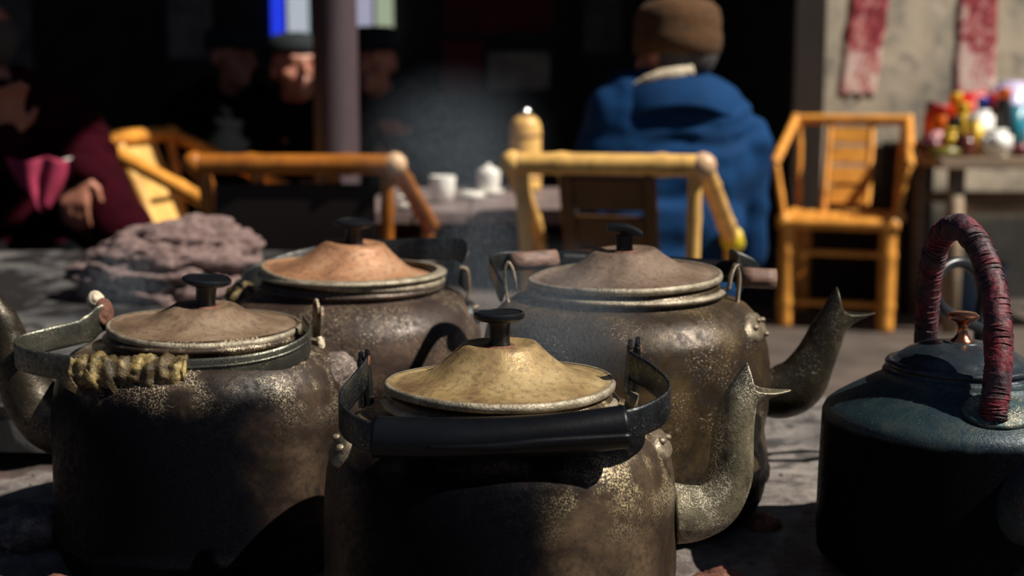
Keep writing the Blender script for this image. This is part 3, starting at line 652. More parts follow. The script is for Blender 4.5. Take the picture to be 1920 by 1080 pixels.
# ------------------------------------------------------------------ bamboo chairs
def culm(b, a, c, r, n=14):
    """bamboo stick with swollen nodes"""
    a, c = Vector(a), Vector(c); L = (c-a).length; N = max(4, int(L/.02)); pts = [a.lerp(c, i/N) for i in range(N+1)]
    nd = max(1, int(L/.16)); ns = [int((k+.5)*N/nd) for k in range(nd)]
    tube(b, pts, [r*(1.13 if i in ns else 1) for i in range(N+1)], n, 1)
def chair(label, loc_, rz, m, W=.46, r=.020, rail_h=.81, arm_h=.645, splat=True, slat_m=None, group=None, panel=None, tape=False, cap=False, arm_out=.0, lm=1.35):
    T = thing('bamboo_chair', label, 'chair', loc_, rz, group)
    hw = W/2
    for x, y, zt, xt, yt in ((-hw*.84, -.19, .42, -hw*.84, -.18), (hw*.84, -.19, .42, hw*.84, -.18), (-hw*.80, .19, .42, -hw*.76, .17), (hw*.80, .19, .42, hw*.76, .17)):
        b = new_bm(); culm(b, (x, y, 0), (xt, yt, zt), r*lm); obj('leg', b, m, T)
    b = new_bm()
    for y in (-.19, .18): culm(b, (-hw*1.02, y, .415), (hw*1.02, y, .415), r*1.25)
    for x in (-hw*.9, hw*.9): culm(b, (x, -.21, .425), (x, .20, .425), r*1.2)
    obj('seat_frame', b, m, T)
    for k in range(8):
        b = new_bm(); x = -hw*.78+k*hw*.78*2/7; box(b, (x, 0, .437), (hw*1.5/8*.93, .37, .010), bev=.002); obj('slat', b, m, T, False)
    for z, y in ((.10, -.185), (.30, -.185)):
        b = new_bm(); culm(b, (-hw*.84, y, z), (hw*.84, y, z), r*.6); obj('stretcher', b, m, T)
    for x in (-1, 1):
        b = new_bm(); culm(b, (x*hw*.84, -.185, .16), (x*hw*.8, .185, .16), r*.6); obj('stretcher', b, m, T)
    b = new_bm(); culm(b, (-hw, .235, rail_h), (hw, .235, rail_h), r*1.12); obj('back_rail', b, m, T)
    for s in (-1, 1):
        b = new_bm(); xo = hw+.03+arm_out
        culm(b, (s*hw, .235, rail_h), (s*xo, -.13, arm_h), r*.98); A = obj('arm', b, m, T)
        b = new_bm(); ball(b, (s*hw, .235, rail_h), r*1.35, 2); obj('joint', b, M['white_cap'] if cap and s == cap else m, T)
        b = new_bm(); culm(b, (s*hw*.93, -.15, .43), (s*xo*.99, -.12, arm_h), r*.72); obj('arm_post', b, m, T)
        b = new_bm(); culm(b, (s*hw*.86, .17, .43), (s*hw*.92, .23, rail_h), r*.72); obj('back_post', b, m, T)
        if tape and s == tape:
            b = new_bm(); tube(b, [(s*xo, -.09, arm_h+.015), (s*xo, -.14, arm_h-.005)], r*1.3, 14, 3); obj('tape_binding', b, M['yellow_tape'], A)
            b = new_bm(); strap(b, [(s*xo, -.125, arm_h), (s*(xo-.012), -.13, arm_h-.04), (s*(xo-.035), -.13, arm_h-.11)], .03, .003, 6, Vector((1, 0, 0))); obj('tape_tail', b, M['yellow_tape'], A)
    sm = slat_m or m
    for x in (-.085, .085):
        b = new_bm(); culm(b, (x, .075, .43), (x, .235, rail_h-.01), r*.75); obj('splat_stile', b, sm, T)
    if splat:
        for k in range(4):
            t0 = .08+k*.225; z = .44+(rail_h-.45)*(t0+.10); y = .075+.16*(t0+.1)
            b = new_bm(); box(b, (0, y-.004, z), (.145, .010, .072), Matrix.Rotation(-.40, 3, 'X'), .002); obj('splat_board', b, sm, T, False)
    if panel:
        b = new_bm(); box(b, (0, .222, .62), (W*.80, .012, .26), Matrix.Rotation(-.12, 3, 'X'), .003); o = obj('back_panel', b, panel, T)
    return T
chair('empty golden bamboo armchair facing us before the plaster wall', (1.335, 5.58, 0), R(-19), M['bamboo'], .46, .019, slat_m=None, lm=1.75)
chair('honey bamboo armchair turned sideways at the left above the rag', (-.87, 3.98, 0), R(76), M['bamboo'], .46, .021, slat_m=M['bamboo_pale'])
T2 = chair('reddish bamboo armchair seen from behind with a dark panel in its back', (-.455, 3.24, 0), R(176), M['bamboo_red'], .44, .020, .792, .62, False, None, None, M['brown_panel'], cap=-1)
for x, z, rr in ((.018, .652, .008), (-.014, .642, .011)):
    b = new_bm(); tube(b, [(x, .2155, z), (x, .2115, z)], rr, 16, 1); bmesh.ops.scale(b, vec=(1, 1, 1), verts=b.verts); o = obj('worn_mark', b, M['bamboo_lash'], T2)
chair('pale bamboo armchair under the man in blue, yellow tape on its right arm', (.245, 3.0, 0), R(166), M['bamboo_pale'], .385, .020, .805, .615, slat_m=M['bamboo_shaded'], tape=-1, cap=-1, arm_out=.0)
b = new_bm()

# ------------------------------------------------------------------ tea table
TT = thing('tea_table', 'low worn tea table between the bamboo chairs', 'table', (-.04, 3.75, 0))
for k in range(5):
    b = new_bm(); box(b, (-.27+k*.135, 0, .64), (.132, .8, .03), bev=.004); obj('plank', b, M['tabletop'], TT)
for x in (-.28, .28):
    for y in (-.34, .34):
        b = new_bm(); box(b, (x, y, .3125), (.05, .05, .625), bev=.005); obj('leg', b, M['darkwood'], TT)
for y in (-.34, .34): b = new_bm(); box(b, (0, y, .58), (.52, .025, .06), bev=.003); obj('apron', b, M['darkwood'], TT)
def cup(px, Y, label, r=.036, h=.062, lidded=False, saucer=True, z=.655):
    p = P(px, 380, Y); T = thing('tea_cup', label, 'cup', (p.x, Y, z), 0)
    b = new_bm(); lathe(b, [(r*.86, h*.97), (r*.93, h), (r, h), (r*1.02, h*.96), (r*.97, h*.5), (r*.8, h*.15), (r*.55, h*.04), (r*.5, .002), (0, .002)]+[], 36)
    lathe(b, [(r*.86, h*.97), (r*.82, h*.5), (r*.5, h*.15), (0, h*.12)], 36); obj('bowl', b, M['porcelain'], T)
    if saucer: b = new_bm(); lathe(b, [(0, .006), (r*.9, .006), (r*1.35, .014), (r*1.4, .013), (r*.9, .001), (0, .001)], 36); obj('saucer', b, M['porcelain'], T)
    if lidded:
        b = new_bm(); lathe(b, [(0, h+.022), (r*.2, h+.022), (r*.22, h+.014), (r*.5, h+.012), (r*.95, h+.002), (r*.95, h), (0, h)], 36); obj('lid', b, M['porcelain'], T)
    return T
cup(830, 3.62, 'straight white tea cup in the middle of the tea table', .034, .070, False, False)
cup(916, 3.86, 'lidded white tea cup nearest the thermos flask', .033, .066, True)
cup(885, 3.72, 'low white saucer cup before the lidded cup', .028, .022, False, True)
cup(768, 3.42, 'white tea cup on a wide saucer at the near left table end', .031, .034, False, True)
# thermos in bamboo case
p = P(985, 330, 4.02)
TH = thing('thermos_flask', 'tall thermos in a bamboo case behind the pale rail', 'thermos', (p.x, 4.02, .655))
b = new_bm(); lathe(b, [(.022, .215), (.034, .207), (.042, .194), (.0455, .175), (.0455, .02), (.047, .0), (0, 0)], 40); obj('bamboo_case', b, M['bamboo_pale'], TH)
for z in (.04, .10, .16): b = new_bm(); lathe(b, [(.0455, .006), (.048, .004), (.048, -.004), (.0455, -.006)], 40, (0, 0, z)); obj('hoop', b, M['bamboo_lash'], TH)
b = new_bm(); lathe(b, [(0, .240), (.008, .239), (.015, .234), (.018, .225), (.020, .212), (0, .212)], 32); obj('cap', b, simple('bright_steel', (.8, .8, .78), .15, 1), TH)

# ------------------------------------------------------------------ right-hand side table and its clutter
ST = thing('side_table', 'weathered wooden side table against the plaster wall piled with packets', 'table', (2.12, 5.55, 0))
for k in range(4): b = new_bm(); box(b, (0, -.225+k*.15, .66), (1.0, .146, .04), bev=.004); obj('plank', b, M['oldwood'], ST)
for x in (-.42, .42):
    for y in (-.24, .24): b = new_bm(); box(b, (x, y, .32), (.055, .055, .64), bev=.005); obj('leg', b, M['oldwood'], ST)
for y in (-.24, .24): b = new_bm(); box(b, (0, y, .49), (.80, .03, .045), bev=.004); obj('stretcher', b, M['oldwood'], ST)
CR = thing('slatted_crate', 'dark slatted wooden crate between the golden chair and the side table', 'crate', (1.635, 5.86, 0), R(10))
for k in range(6): b = new_bm(); box(b, (-.10+k*.04, -.075, .36), (.034, .012, .72), bev=.002); obj('slat', b, M['brown_panel'] if k > 1 else M['darkwood'], CR)
b = new_bm(); box(b, (0, 0, .35), (.236, .135, .70), bev=.004); obj('crate_body', b, M['darkwood'], CR)
def cmat(n, c, r=.35): return simple(n, c, r, 0, .15, 30, .1)
CM = {'red': cmat('red_plastic', (.62, .015, .012)), 'orange': cmat('orange_plastic', (.85, .16, .01)), 'yellow': cmat('yellow_plastic', (.85, .55, .03)), 'blue': cmat('blue_plastic', (.02, .07, .55)),
      'white': cmat('white_plastic', (.86, .84, .80)), 'lilac': cmat('lilac_plastic', (.55, .50, .75)), 'teal': cmat('teal_plastic', (.02, .22, .32)), 'maroon': cmat('maroon_plastic', (.13, .012, .025)),
      'glass': cmat('dark_glass', (.03, .03, .03), .1), 'pinkish': cmat('pink_plastic', (.75, .35, .38)), 'olive': cmat('olive_packet', (.22, .19, .03)), 'brown': cmat('brown_glass', (.12, .03, .02), .15)}
def jar(col, lab, px, py, Y, r, h, capc=None, z=None):
    p = P(px, py, Y); T = thing('jar', lab, 'jar', (p.x, Y, .681 if z is None else z))
    b = new_bm(); lathe(b, [(r*.7, h*.86), (r*.72, h*.8), (r*.95, h*.72), (r, h*.65), (r, h*.06), (r*.93, 0), (0, 0)], 24); obj('body', b, CM[col], T)
    b = new_bm(); lathe(b, [(0, h), (r*.72, h), (r*.76, h*.97), (r*.76, h*.84), (0, h*.84)], 24); obj('cap', b, CM[capc or col], T)
def packet(col, lab, px, py, Y, w_, d_, h, rz=0, z=None, ry=0):
    p = P(px, py, Y); b = new_bm(); r_ = bmesh.ops.create_cube(b, size=1)
    bmesh.ops.scale(b, vec=(w_, d_, h), verts=b.verts); bmesh.ops.bevel(b, geom=b.edges[:], offset=min(w_, d_, h)*.22, segments=3, affect='EDGES')
    bmesh.ops.subdivide_edges(b, edges=b.edges[:], cuts=1)
    for v in b.verts: v.co *= 1+.10*fbm(v.co*14+Vector((px, 0, 0)), 2)
    o = obj('packet', b, CM[col]); o.location = (p.x, Y, (.683 if z is None else z)+h/2); o.rotation_euler = (0, ry, rz); tag(o, lab, 'packet')
packet('maroon', 'maroon packet at the left end of the side table', 1756, 0, 5.45, .085, .10, .07, .2)
packet('olive', 'dark olive packet at the near left of the side table', 1785, 0, 5.36, .12, .07, .035, -.1)
jar('brown', 'brown glass jar beside the white bag on the side table', 1822, 0, 5.36, .045, .085, 'maroon')
packet('white', 'big white bag at the near edge of the side table', 1880, 0, 5.36, .11, .10, .10, .1)
packet('white', 'tall white carton behind the white bag', 1850, 0, 5.52, .10, .08, .17, -.15)
packet('yellow', 'yellow label packet leaning before the tall carton', 1843, 0, 5.44, .05, .03, .13, -.1)
jar('yellow', 'yellow jar low in the middle of the pile', 1793, 0, 5.44, .036, .105, 'yellow')
jar('glass', 'dark glass jar left in the pile', 1800, 0, 5.55, .038, .15, 'glass')
jar('orange', 'orange tub at the back left of the pile', 1775, 0, 5.66, .048, .19, 'red')
jar('red', 'red tin at the far left rear of the pile', 1758, 0, 5.70, .036, .205, 'maroon')
jar('yellow', 'shiny yellow jar high in the pile', 1815, 0, 5.62, .034, .20, 'yellow')
jar('orange', 'orange capped jar behind the shiny yellow jar', 1800, 0, 5.72, .036, .24, 'yellow')
packet('red', 'long red box on top at the rear of the pile', 1834, 0, 5.74, .17, .05, .24, .05, None, R(0))
jar('blue', 'blue jar at the rear beside the red box', 1852, 0, 5.66, .030, .225, 'blue')
jar('maroon', 'dark red bottle right of the blue jar', 1868, 0, 5.66, .028, .24, 'red')
packet('pinkish', 'pink packet among the jars before the dark glass jar', 1768, 0, 5.52, .06, .05, .09, .3)
jar('glass', 'black bottle with orange cap near the right frame edge', 1893, 0, 5.6, .034, .26, 'orange')
packet('lilac', 'lilac plastic bag at the rear right of the pile', 1908, 0, 5.76, .16, .08, .28, .1)
packet('teal', 'teal box at the right frame edge of the pile', 1915, 0, 5.62, .09, .06, .19, -.1)
packet('maroon', 'low maroon packet right of the white bag', 1925, 0, 5.38, .07, .07, .05, .1)
b = new_bm(); p = P(1800, 560, 5.75)
lathe(b, [(.115, .24), (.13, .243), (.13, .235), (.118, .22), (.095, 0), (0, 0)], 36); lathe(b, [(.115, .24), (.09, .01), (0, .01)], 36)
o = obj('bucket', b, cmat('blue_bucket', (.06, .14, .28))); o.location = (p.x, 5.55, 0.002); tag(o, 'blue plastic bucket on the floor under the side table', 'bucket')

# ------------------------------------------------------------------ torn red paper strips on the wall
_t = NT('faded_red_paper'); _n = _t.noise(11, 7, .68, dist=.8); _m = _t.noise(45, 5, .7); _x, _y, _z = _t.xyz()
_f = _t.math('ADD', _n, _t.math('MULTIPLY', _t.mr(_z, -.35, .5, .10, -.10), 1))
_c = _t.ramp(_f, [(.40, (.16, .01, .018)), (.47, (.34, .035, .045)), (.52, (.48, .20, .19)), (.60, (.62, .46, .40))])
M['paper'] = _t.out(_c, .85, 0, _m, .3, .004)
def strip(label, tl, tr, br, bl, seed):
    cx_ = P((tl+br)/2, 90, 5.98).x; Y = wall_y(cx_)-.03; b = new_bm(); U, V = 8, 30; G = []; c0 = P((bl+br)/2, 90, Y)
    for j in range(V+1):
        t = j/V; row = []
        for i in range(U+1):
            s = i/U
            py = -120+(182+120)*t; pl = tl+(bl-tl)*(py+0)/180 if py > 0 else tl+(bl-tl)*py/180; pr = tr+(br-tr)*py/180
            if i in (0, U): 
                dx = 4*fbm(Vector((py*.03, seed, i)), 3)
            else: dx = 0
            if j == V: py += -14+26*abs(fbm(Vector((s*3.5, seed, 2)), 2))
            p = P(pl+(pr-pl)*s+dx, py, Y); p.y = wall_y(p.x)-.008-.004*abs(fbm(Vector((s*3, t*6, seed)), 2)); row.append(b.verts.new(p-c0))
        G.append(row)
    for j in range(V):
        for i in range(U): b.faces.new((G[j][i], G[j][i+1], G[j+1][i+1], G[j+1][i]))
    o = obj('paper_strip', b, M['paper']); o.location = c0; s = o.modifiers.new('s', 'SOLIDIFY'); s.thickness = .0015
    tag(o, label, 'paper banner', None)
strip('torn faded red paper strip on the wall above the golden chair', 1597, 1672, 1645, 1573, 3.3)
strip('wider faded red paper strip on the wall above the packets', 1800, 1878, 1872, 1790, 8.1)

# ------------------------------------------------------------------ far dark room
_t = NT('lit_window'); _e = _t.b; _x, _y, _z = _t.xyz()
def glow(name, c, s):
    t = NT(name); t.b.inputs['Base Color'].default_value = (*c, 1); t.b.inputs['Emission Color'].default_value = (*c, 1); t.b.inputs['Emission Strength'].default_value = s
    t.b.inputs['Roughness'].default_value = .4; return t.m
W = bpy.data.objects.new('window_1', None); COL.objects.link(W); W['kind'] = 'structure'; W.location = (0, 0, 0)
def pane(x0, x1, y0, y1, c, s, nm):
    a, d = P(x0, y0, 8.46), P(x1, y1, 8.46); b = new_bm(); box(b, ((a.x+d.x)/2, 8.46, (a.z+d.z)/2), (abs(d.x-a.x), .012, abs(a.z-d.z))); obj('pane', b, glow(nm, c, s), W, False)
pane(506, 534, -60, 76, (.02, .05, .85), .9, 'blue_pane'); pane(537, 580, -60, 78, (.55, .60, .66), .75, 'white_pane'); pane(583, 594, -60, 90, (.05, .35, .5), .7, 'teal_pane')
pane(600, 700, -60, 70, (.45, .44, .58), .75, 'pale_lilac_pane'); pane(703, 738, -60, 84, (.45, .52, .36), .7, 'pale_green_pane')
b = new_bm()
for px in (503, 535.5, 581.5, 597, 701.5, 741): a = P(px, 20, 8.46); box(b, (a.x, 8.455, a.z+.05), (.012, .03, .62))
obj('window_frame', b, M['darkwood'], W, False)
def poster(x0, x1, y0, y1, c, lab, nm='poster'):
    a, d = P(x0, y0, 8.48), P(x1, y1, 8.48); b = new_bm(); box(b, (0, 0, 0), (abs(d.x-a.x), .006, abs(a.z-d.z))); o = obj(nm, b, simple(lab[:12].replace(' ', '_'), c, .8, 0, .5, 8), None, False)
    o.location = ((a.x+d.x)/2, 8.485, (a.z+d.z)/2); tag(o, lab, 'poster')
poster(835, 1040, -60, 60, (.16, .015, .02), 'dark red poster high on the far wall')
poster(828, 905, 75, 180, (.20, .02, .03), 'small dark red poster lower left on the far wall')
poster(915, 1030, 98, 168, (.50, .46, .36), 'pale notice sheet on the far dark wall')
poster(310, 400, -60, 110, (.24, .22, .22), 'grey sheet on the far wall left of the window')
poster(1095, 1165, -60, 100, (.14, .13, .11), 'narrow grey board left of the brown hat')
poster(-60, 62, -60, 130, (.22, .21, .20), 'grey sheet at the far top left')
# painted post
b = new_bm(); p = P(632, 300, 3.95)
lathe(b, [(0, 3.0), (.060, 3.0), (.061, 1.6), (.0635, .9), (.064, .12), (.075, .10), (.085, .0), (0, 0)], 40, (0, 0, 0), lambda a, r, z: (r*(1+.02*math.sin(a*3)), z))
o = obj('wooden_post', b, M['post']); o.location = (p.x, 3.95, 0.0); tag(o, 'purple-brown round wooden post in front of the seated men', 'post')
# teal lantern-like glass jar far left
b = new_bm(); p = P(163, 232, 4.3); lathe(b, [(.018, .085), (.022, .08), (.032, .065), (.034, .03), (.028, .0), (0, 0)], 24)
o = obj('glass_jar', b, simple('teal_glass', (.10, .32, .33), .2)); o.location = (p.x, 4.3, .80); tag(o, 'pale teal glass jar on a dark stand behind the maroon coat', 'jar')
LS = thing('dark_stand', 'dark narrow stand under the teal jar', 'stand', (p.x, 4.3, 0))
b = new_bm(); box(b, (0, 0, .785), (.3, .24, .03), bev=.004); obj('stand_top', b, M['darkwood'], LS)
for x in (-.12, .12):
    for y in (-.09, .09): b = new_bm(); box(b, (x, y, .385), (.035, .035, .77), bev=.003); obj('leg', b, M['darkwood'], LS)

# ------------------------------------------------------------------ people
def head(bm, c, yaw, s=1.0, pitch=0):
    """head with face; yaw 0 looks along -y"""
    Rm = Matrix.Rotation(yaw, 3, 'Z') @ Matrix.Rotation(pitch, 3, 'X')
    def q(x, y, z): return Vector(c)+Rm @ Vector((x*s, y*s, z*s))
    ball(bm, q(0, .015, .03), .088*s, 3, (.88, 1.05, 1.0), Rm); ball(bm, q(0, -.012, -.035), .066*s, 3, (.88, .95, 1.15), Rm)
    capsule(bm, q(0, -.082, .012), q(0, -.100, -.020), .009*s, .014*s)          # nose
    capsule(bm, q(-.035, -.068, .030), q(.035, -.068, .030), .014*s, .014*s)    # brow
    for e in (-1, 1):
        ball(bm, q(.030*e, -.060, .005), .013*s, 2); ball(bm, q(.045*e, -.045, -.020), .024*s, 2)
        ball(bm, q(.078*e, .012, -.005), .020*s, 2, (.45, .8, 1.4), Rm)         # ear
    capsule(bm, q(-.016, -.075, -.047), q(.016, -.075, -.047), .008*s, .008*s)  # mouth
    capsule(bm, q(-.014, -.075, -.058), q(.014, -.075, -.058), .009*s, .009*s)
    ball(bm, q(0, -.062, -.085), .024*s, 2)                                     # chin
def hand(bm, w, d, up, s=1, curl=.5):
    """palm and five fingers from wrist w pointing along d"""
    w = Vector(w); d = Vector(d).normalized(); up = Vector(up); up = (up-d*up.dot(d)).normalized(); sd_ = d.cross(up)
    pe = w+d*.085*s
    for k in range(4): capsule(bm, w+sd_*(k-1.5)*.012*s, pe+sd_*(k-1.5)*.020*s, .014*s, .0115*s)
    for k, L in enumerate((.060, .072, .068, .052)):
        a = pe+sd_*(k-1.5)*.021*s; m_ = a+(d-up*curl*.5).normalized()*L*.5*s; e = m_+(d-up*curl*1.6).normalized()*L*.5*s
        capsule(bm, a, m_, .0095*s, .0085*s, 10); capsule(bm, m_, e, .0085*s, .007*s, 10)
    a = w+d*.025*s-sd_*.028*s; m_ = a+(d*.6-sd_*.8).normalized()*.035*s; e = m_+(d*.9-sd_*.25-up*.2).normalized()*.032*s
    capsule(bm, a, m_, .013*s, .011*s, 10); capsule(bm, m_, e, .011*s, .009*s, 10)
def person(label, hip, neck, headc, yaw, L, Rr, lh, rh, knees, feet, jm, tm, hatm=None, hat='cap', sw=.20, pitch=0, hb=1.0, cuff=None, hdir=((0, -1, -.2), (0, -1, -.2)), girth=1.0):
    """L,R: (shoulder, elbow, wrist)"""
    hip, neck, hc = Vector(hip), Vector(neck), Vector(headc)
    b = new_bm(); head(b, hc, yaw, hb, pitch)
    capsule(b, neck-Vector((0, 0, .05)), hc+Vector((0, .01, -.05)), .055, .052)
    capsule(b, hip, neck-Vector((0, 0, .10)), .11, .10)
    for arm, hd, dd in ((L, lh, hdir[0]), (Rr, rh, hdir[1])):
        sh, el, wr = map(Vector, arm); capsule(b, neck-Vector((0, 0, .12)), sh, .05, .045); capsule(b, sh, el, .042, .034); capsule(b, el, wr, .034, .024)
        if hd: hand(b, wr, dd, (0, 0, 1))
    for kn, ft, sx in zip(knees, feet, (-1, 1)):
        kn, ft = Vector(kn), Vector(ft); capsule(b, hip+Vector((.08*sx, 0, 0)), kn, .065, .048); capsule(b, kn, ft, .045, .033)
    B = fused('person', b, M['skin'], None, .0075, 2); tag(B, label, 'person')
    b = new_bm(); up = (neck-hip).normalized()
    for t, wd, dp in ((0.0, .150, .95), (.3, .148, .88), (.62, .165, .82), (.84, .150, .78)):
        c = hip.lerp(neck, t); a = (Vector(Rr[0])-Vector(L[0])).normalized()
        capsule(b, c-a*(wd-.095)*girth, c+a*(wd-.095)*girth, .118*girth, .118*girth, 16, dp+.1)
    for arm in (L, Rr):
        sh, el, wr = map(Vector, arm)
        capsule(b, neck+(sh-neck)*.25-up*.035, sh, .062, .074); capsule(b, sh, el, .074, .060); capsule(b, el, wr, .060, .045)
        dd = (wr-el).normalized(); capsule(b, el, wr-dd*.01, .058, .047)
    capsule(b, neck-up*.06, neck-up*.005, .085, .064)
    J = fused('jacket', b, jm, B, .011, 3)
    for v in J.data.vertices:
        n_ = .009*fbm(Vector((v.co.x*9, v.co.y*9, v.co.z*7)), 3)+.006*math.sin(v.co.z*60+12*fbm(v.co*4, 2)); v.co += v.normal*n_*(.45 if jm is M['blue_cloth'] else 1)
    b = new_bm()
    for kn, ft, sx in zip(knees, feet, (-1, 1)):
        kn, ft = Vector(kn), Vector(ft); capsule(b, hip+Vector((.07*sx, 0, 0)), kn, .095, .070); capsule(b, kn, ft+Vector((0, 0, .06)), .068, .055)
    fused('trousers', b, tm, B, .012, 3)
    for ft, kn in zip(feet, knees):
        ft, kn = Vector(ft), Vector(kn); d = Vector((kn.x-hip.x, kn.y-hip.y, 0)); d = d.normalized() if d.length > .01 else Vector((0, -1, 0))
        b = new_bm(); capsule(b, ft+Vector((0, 0, .012))-d*.03, ft+Vector((0, 0, .004))+d*.13, .042, .036, 14, .9); obj('shoe', b, M['black_cloth'], B)
    Rm = Matrix.Rotation(yaw, 4, 'Z') @ Matrix.Rotation(pitch, 4, 'X')
    if hatm:
        b = new_bm()
        if hat == 'knit':
            lathe(b, [(0, .100), (.05, .099), (.078, .092), (.096, .075), (.102, .050), (.101, .025), (.104, .018), (.105, .0), (.101, -.022), (.092, -.026), (.084, -.022)], 48, (0, .012, .012), lambda a, r, z: (r*(1+.03*math.sin(a*2)+.015*math.sin(a*24)), z+.004*math.sin(a*3)))
        elif hat == 'brim':
            lathe(b, [(0, .125), (.06, .122), (.085, .110), (.092, .070), (.096, .045), (.125, .038), (.127, .033), (.095, .034)], 40, (0, .01, .012))
        elif hat == 'round':
            lathe(b, [(0, .108), (.05, .107), (.090, .095), (.104, .072), (.106, .05), (.104, .036), (.094, .034)], 40, (0, .016, .014))
        else:
            lathe(b, [(0, .105), (.05, .103), (.088, .088), (.102, .062), (.098, .04), (.100, .02), (.094, .018)], 40, (0, .012, .014)); 
            capsule(b, (-.045, -.090, .040), (.045, -.090, .040), .022, .022, 12, .3); capsule(b, (-.030, -.115, .034), (.030, -.115, .034), .018, .018, 12, .3)
        o = obj('hat', b, hatm, B); o.matrix_local = Matrix.Translation(hc+Vector((0, 0, .012 if hat == 'knit' else 0))) @ Rm @ Matrix.Scale(hb, 4)
    b = new_bm(); ball(b, (0, .026, .016), .087, 3, (.92, 1.02, 1.0)); bmesh.ops.bisect_plane(b, geom=b.verts[:]+b.edges[:]+b.faces[:], plane_co=(0, .0, .02), plane_no=(0, -.9, -.5), clear_outer=True)
    o = obj('hair', b, M['hair'], B); o.matrix_local = Matrix.Translation(hc) @ Rm @ Matrix.Scale(hb, 4)
    return B
# man in blue, back to us
hx = P(1268, 110, 3.2)
Bm = person('man in a blue jacket and brown knitted hat seated with his back to us', (.33, 3.15, .52), (.36, 3.2, .94), (hx.x-.004, 3.22, 1.03), R(-140), ((.225, 3.2, .835), (.215, 3.28, .60), (.27, 3.48, .64)), ((.525, 3.2, .825), (.545, 3.26, .58), (.50, 3.5, .64)), 1, 1,
       ((.24, 3.56, .50), (.46, 3.56, .50)), ((.24, 3.60, .03), (.46, 3.60, .03)), M['blue_cloth'], M['navy'], M['hat'], 'knit', hdir=((.3, 1, -.2), (-.3, 1, -.2)), girth=1.12)
b = new_bm()
tube(b, [(.40, 3.105, .992), (.36, 3.100, .985), (.32, 3.105, .975), (.285, 3.125, .955), (.255, 3.15, .930), (.240, 3.20, .905)], [.012, .016, .017, .017, .016, .012], 14, 5, True, lambda i, N, a: 1+.15*fbm(Vector((i*.5, a, 0)), 2)); obj('fleece_collar', b, M['fur'], Bm)
b = new_bm(); strap(b, [(.245, 3.12, .915), (.30, 3.085, .935), (.36, 3.075, .945), (.43, 3.08, .940), (.49, 3.12, .915)], .075, .014, 6, Vector((0, .55, 1))); obj('jacket_collar', b, M['blue_cloth'], Bm)
# three men by the post
h2 = P(556, 140, 4.65)
person('man in a dark cap seated behind the post, his face in the light', (-0.741, 4.74, .50), (h2.x-.02, 4.72, .91), (h2.x, 4.65, 1.005), R(28), ((-0.937, 4.70, .83), (-0.981, 4.54, .62), (-0.785, 4.38, .66)), ((-0.545, 4.70, .83), (-0.501, 4.52, .62), (-0.632, 4.36, .66)), 1, 1,
       ((-0.850, 4.36, .48), (-0.610, 4.36, .48)), ((-0.850, 4.32, .03), (-0.610, 4.32, .03)), M['black_cloth'], M['black_cloth'], M['hat_dark'], 'round', pitch=-.12)
h3 = P(438, 108, 5.2)
person('bareheaded man in black in the shade at the left of the window', (h3.x-.05, 5.35, .50), (h3.x-.03, 5.28, .95), (h3.x, 5.20, 1.055), R(45), ((h3.x-.2, 5.24, .86), (h3.x-.2, 5.05, .64), (h3.x-.02, 4.92, .68)), ((h3.x+.15, 5.32, .86), (h3.x+.2, 5.12, .64), (h3.x+.08, 4.95, .68)), 1, 1,
       ((h3.x-.1, 4.92, .48), (h3.x+.14, 4.96, .48)), ((h3.x-.1, 4.88, .03), (h3.x+.14, 4.92, .03)), M['black_cloth'], M['black_cloth'], M['hat_dark'], 'cap')
h4 = P(700, 118, 5.1)
person('man in a dark brimmed hat right of the post, hands before him', (h4.x+.05, 5.22, .50), (h4.x+.03, 5.18, .93), (h4.x, 5.10, 1.03), R(-20), ((h4.x-.15, 5.15, .85), (h4.x-.16, 4.98, .64), (h4.x, 4.84, .72)), ((h4.x+.20, 5.15, .85), (h4.x+.24, 4.98, .66), (h4.x+.10, 4.82, .78)), 1, 1,
       ((h4.x-.06, 4.82, .48), (h4.x+.16, 4.82, .48)), ((h4.x-.06, 4.80, .03), (h4.x+.16, 4.80, .03)), M['navy'], M['black_cloth'], M['hat_dark'], 'brim', hdir=((.3, -1, .3), (-.2, -1, .6)))
# maroon coat at the left edge
h5 = P(-40, 100, 3.55)
wr = P(142, 322, 3.42)
Pm = person('seated person in a long maroon coat cut by the left frame edge', (-1.26, 3.62, .50), (-1.27, 3.62, .95), (-1.37, 3.56, 1.06), R(-60), ((-1.42, 3.52, .86), (-1.40, 3.40, .66), tuple(P(10, 262, 3.30))), ((-1.14, 3.66, .84), (-1.04, 3.60, .66), tuple(P(142, 318, 3.45))), 1, 1,
       ((-1.30, 3.26, .46), (-1.06, 3.32, .46)), ((-1.30, 3.22, .03), (-1.04, 3.26, .03)), M['maroon'], M['black_cloth'], None, hdir=((.2, -.2, 1), (-.02, -.2, -1)))
b = new_bm(); tube(b, [P(143, 306, 3.46), P(141, 322, 3.45)], .036, 20, 3); obj('white_cuff', b, M['porcelain'], Pm)
b = new_bm()   # long coat skirt falling to the right
for a_, c_, r1, r2 in (((-1.20, 3.66, .88), (-1.00, 3.52, .60), .075, .075), ((-1.00, 3.56, .60), (-.86, 3.42, .28), .075, .09), ((-1.24, 3.60, .55), (-.95, 3.42, .36), .10, .08), ((-.90, 3.45, .4), (-.80, 3.38, .10), .08, .07)): capsule(b, a_, c_, r1, r2)
fused('coat_skirt', b, M['maroon'], Pm, .012, 4)
b = new_bm(); U, V = 10, 14; G = []
for j in range(V+1):
    t = j/V; wd = .060*(1-t**1.6)+.010; row = []
    for i in range(U+1):
        s = -1+2*i/U; p = P(68, 298, 3.28); row.append(b.verts.new((p.x+wd*s+.01*t, p.y+.012*math.sin(s*7+t*2), p.z-.12*t+.006*math.sin(s*4))))
    G.append(row)
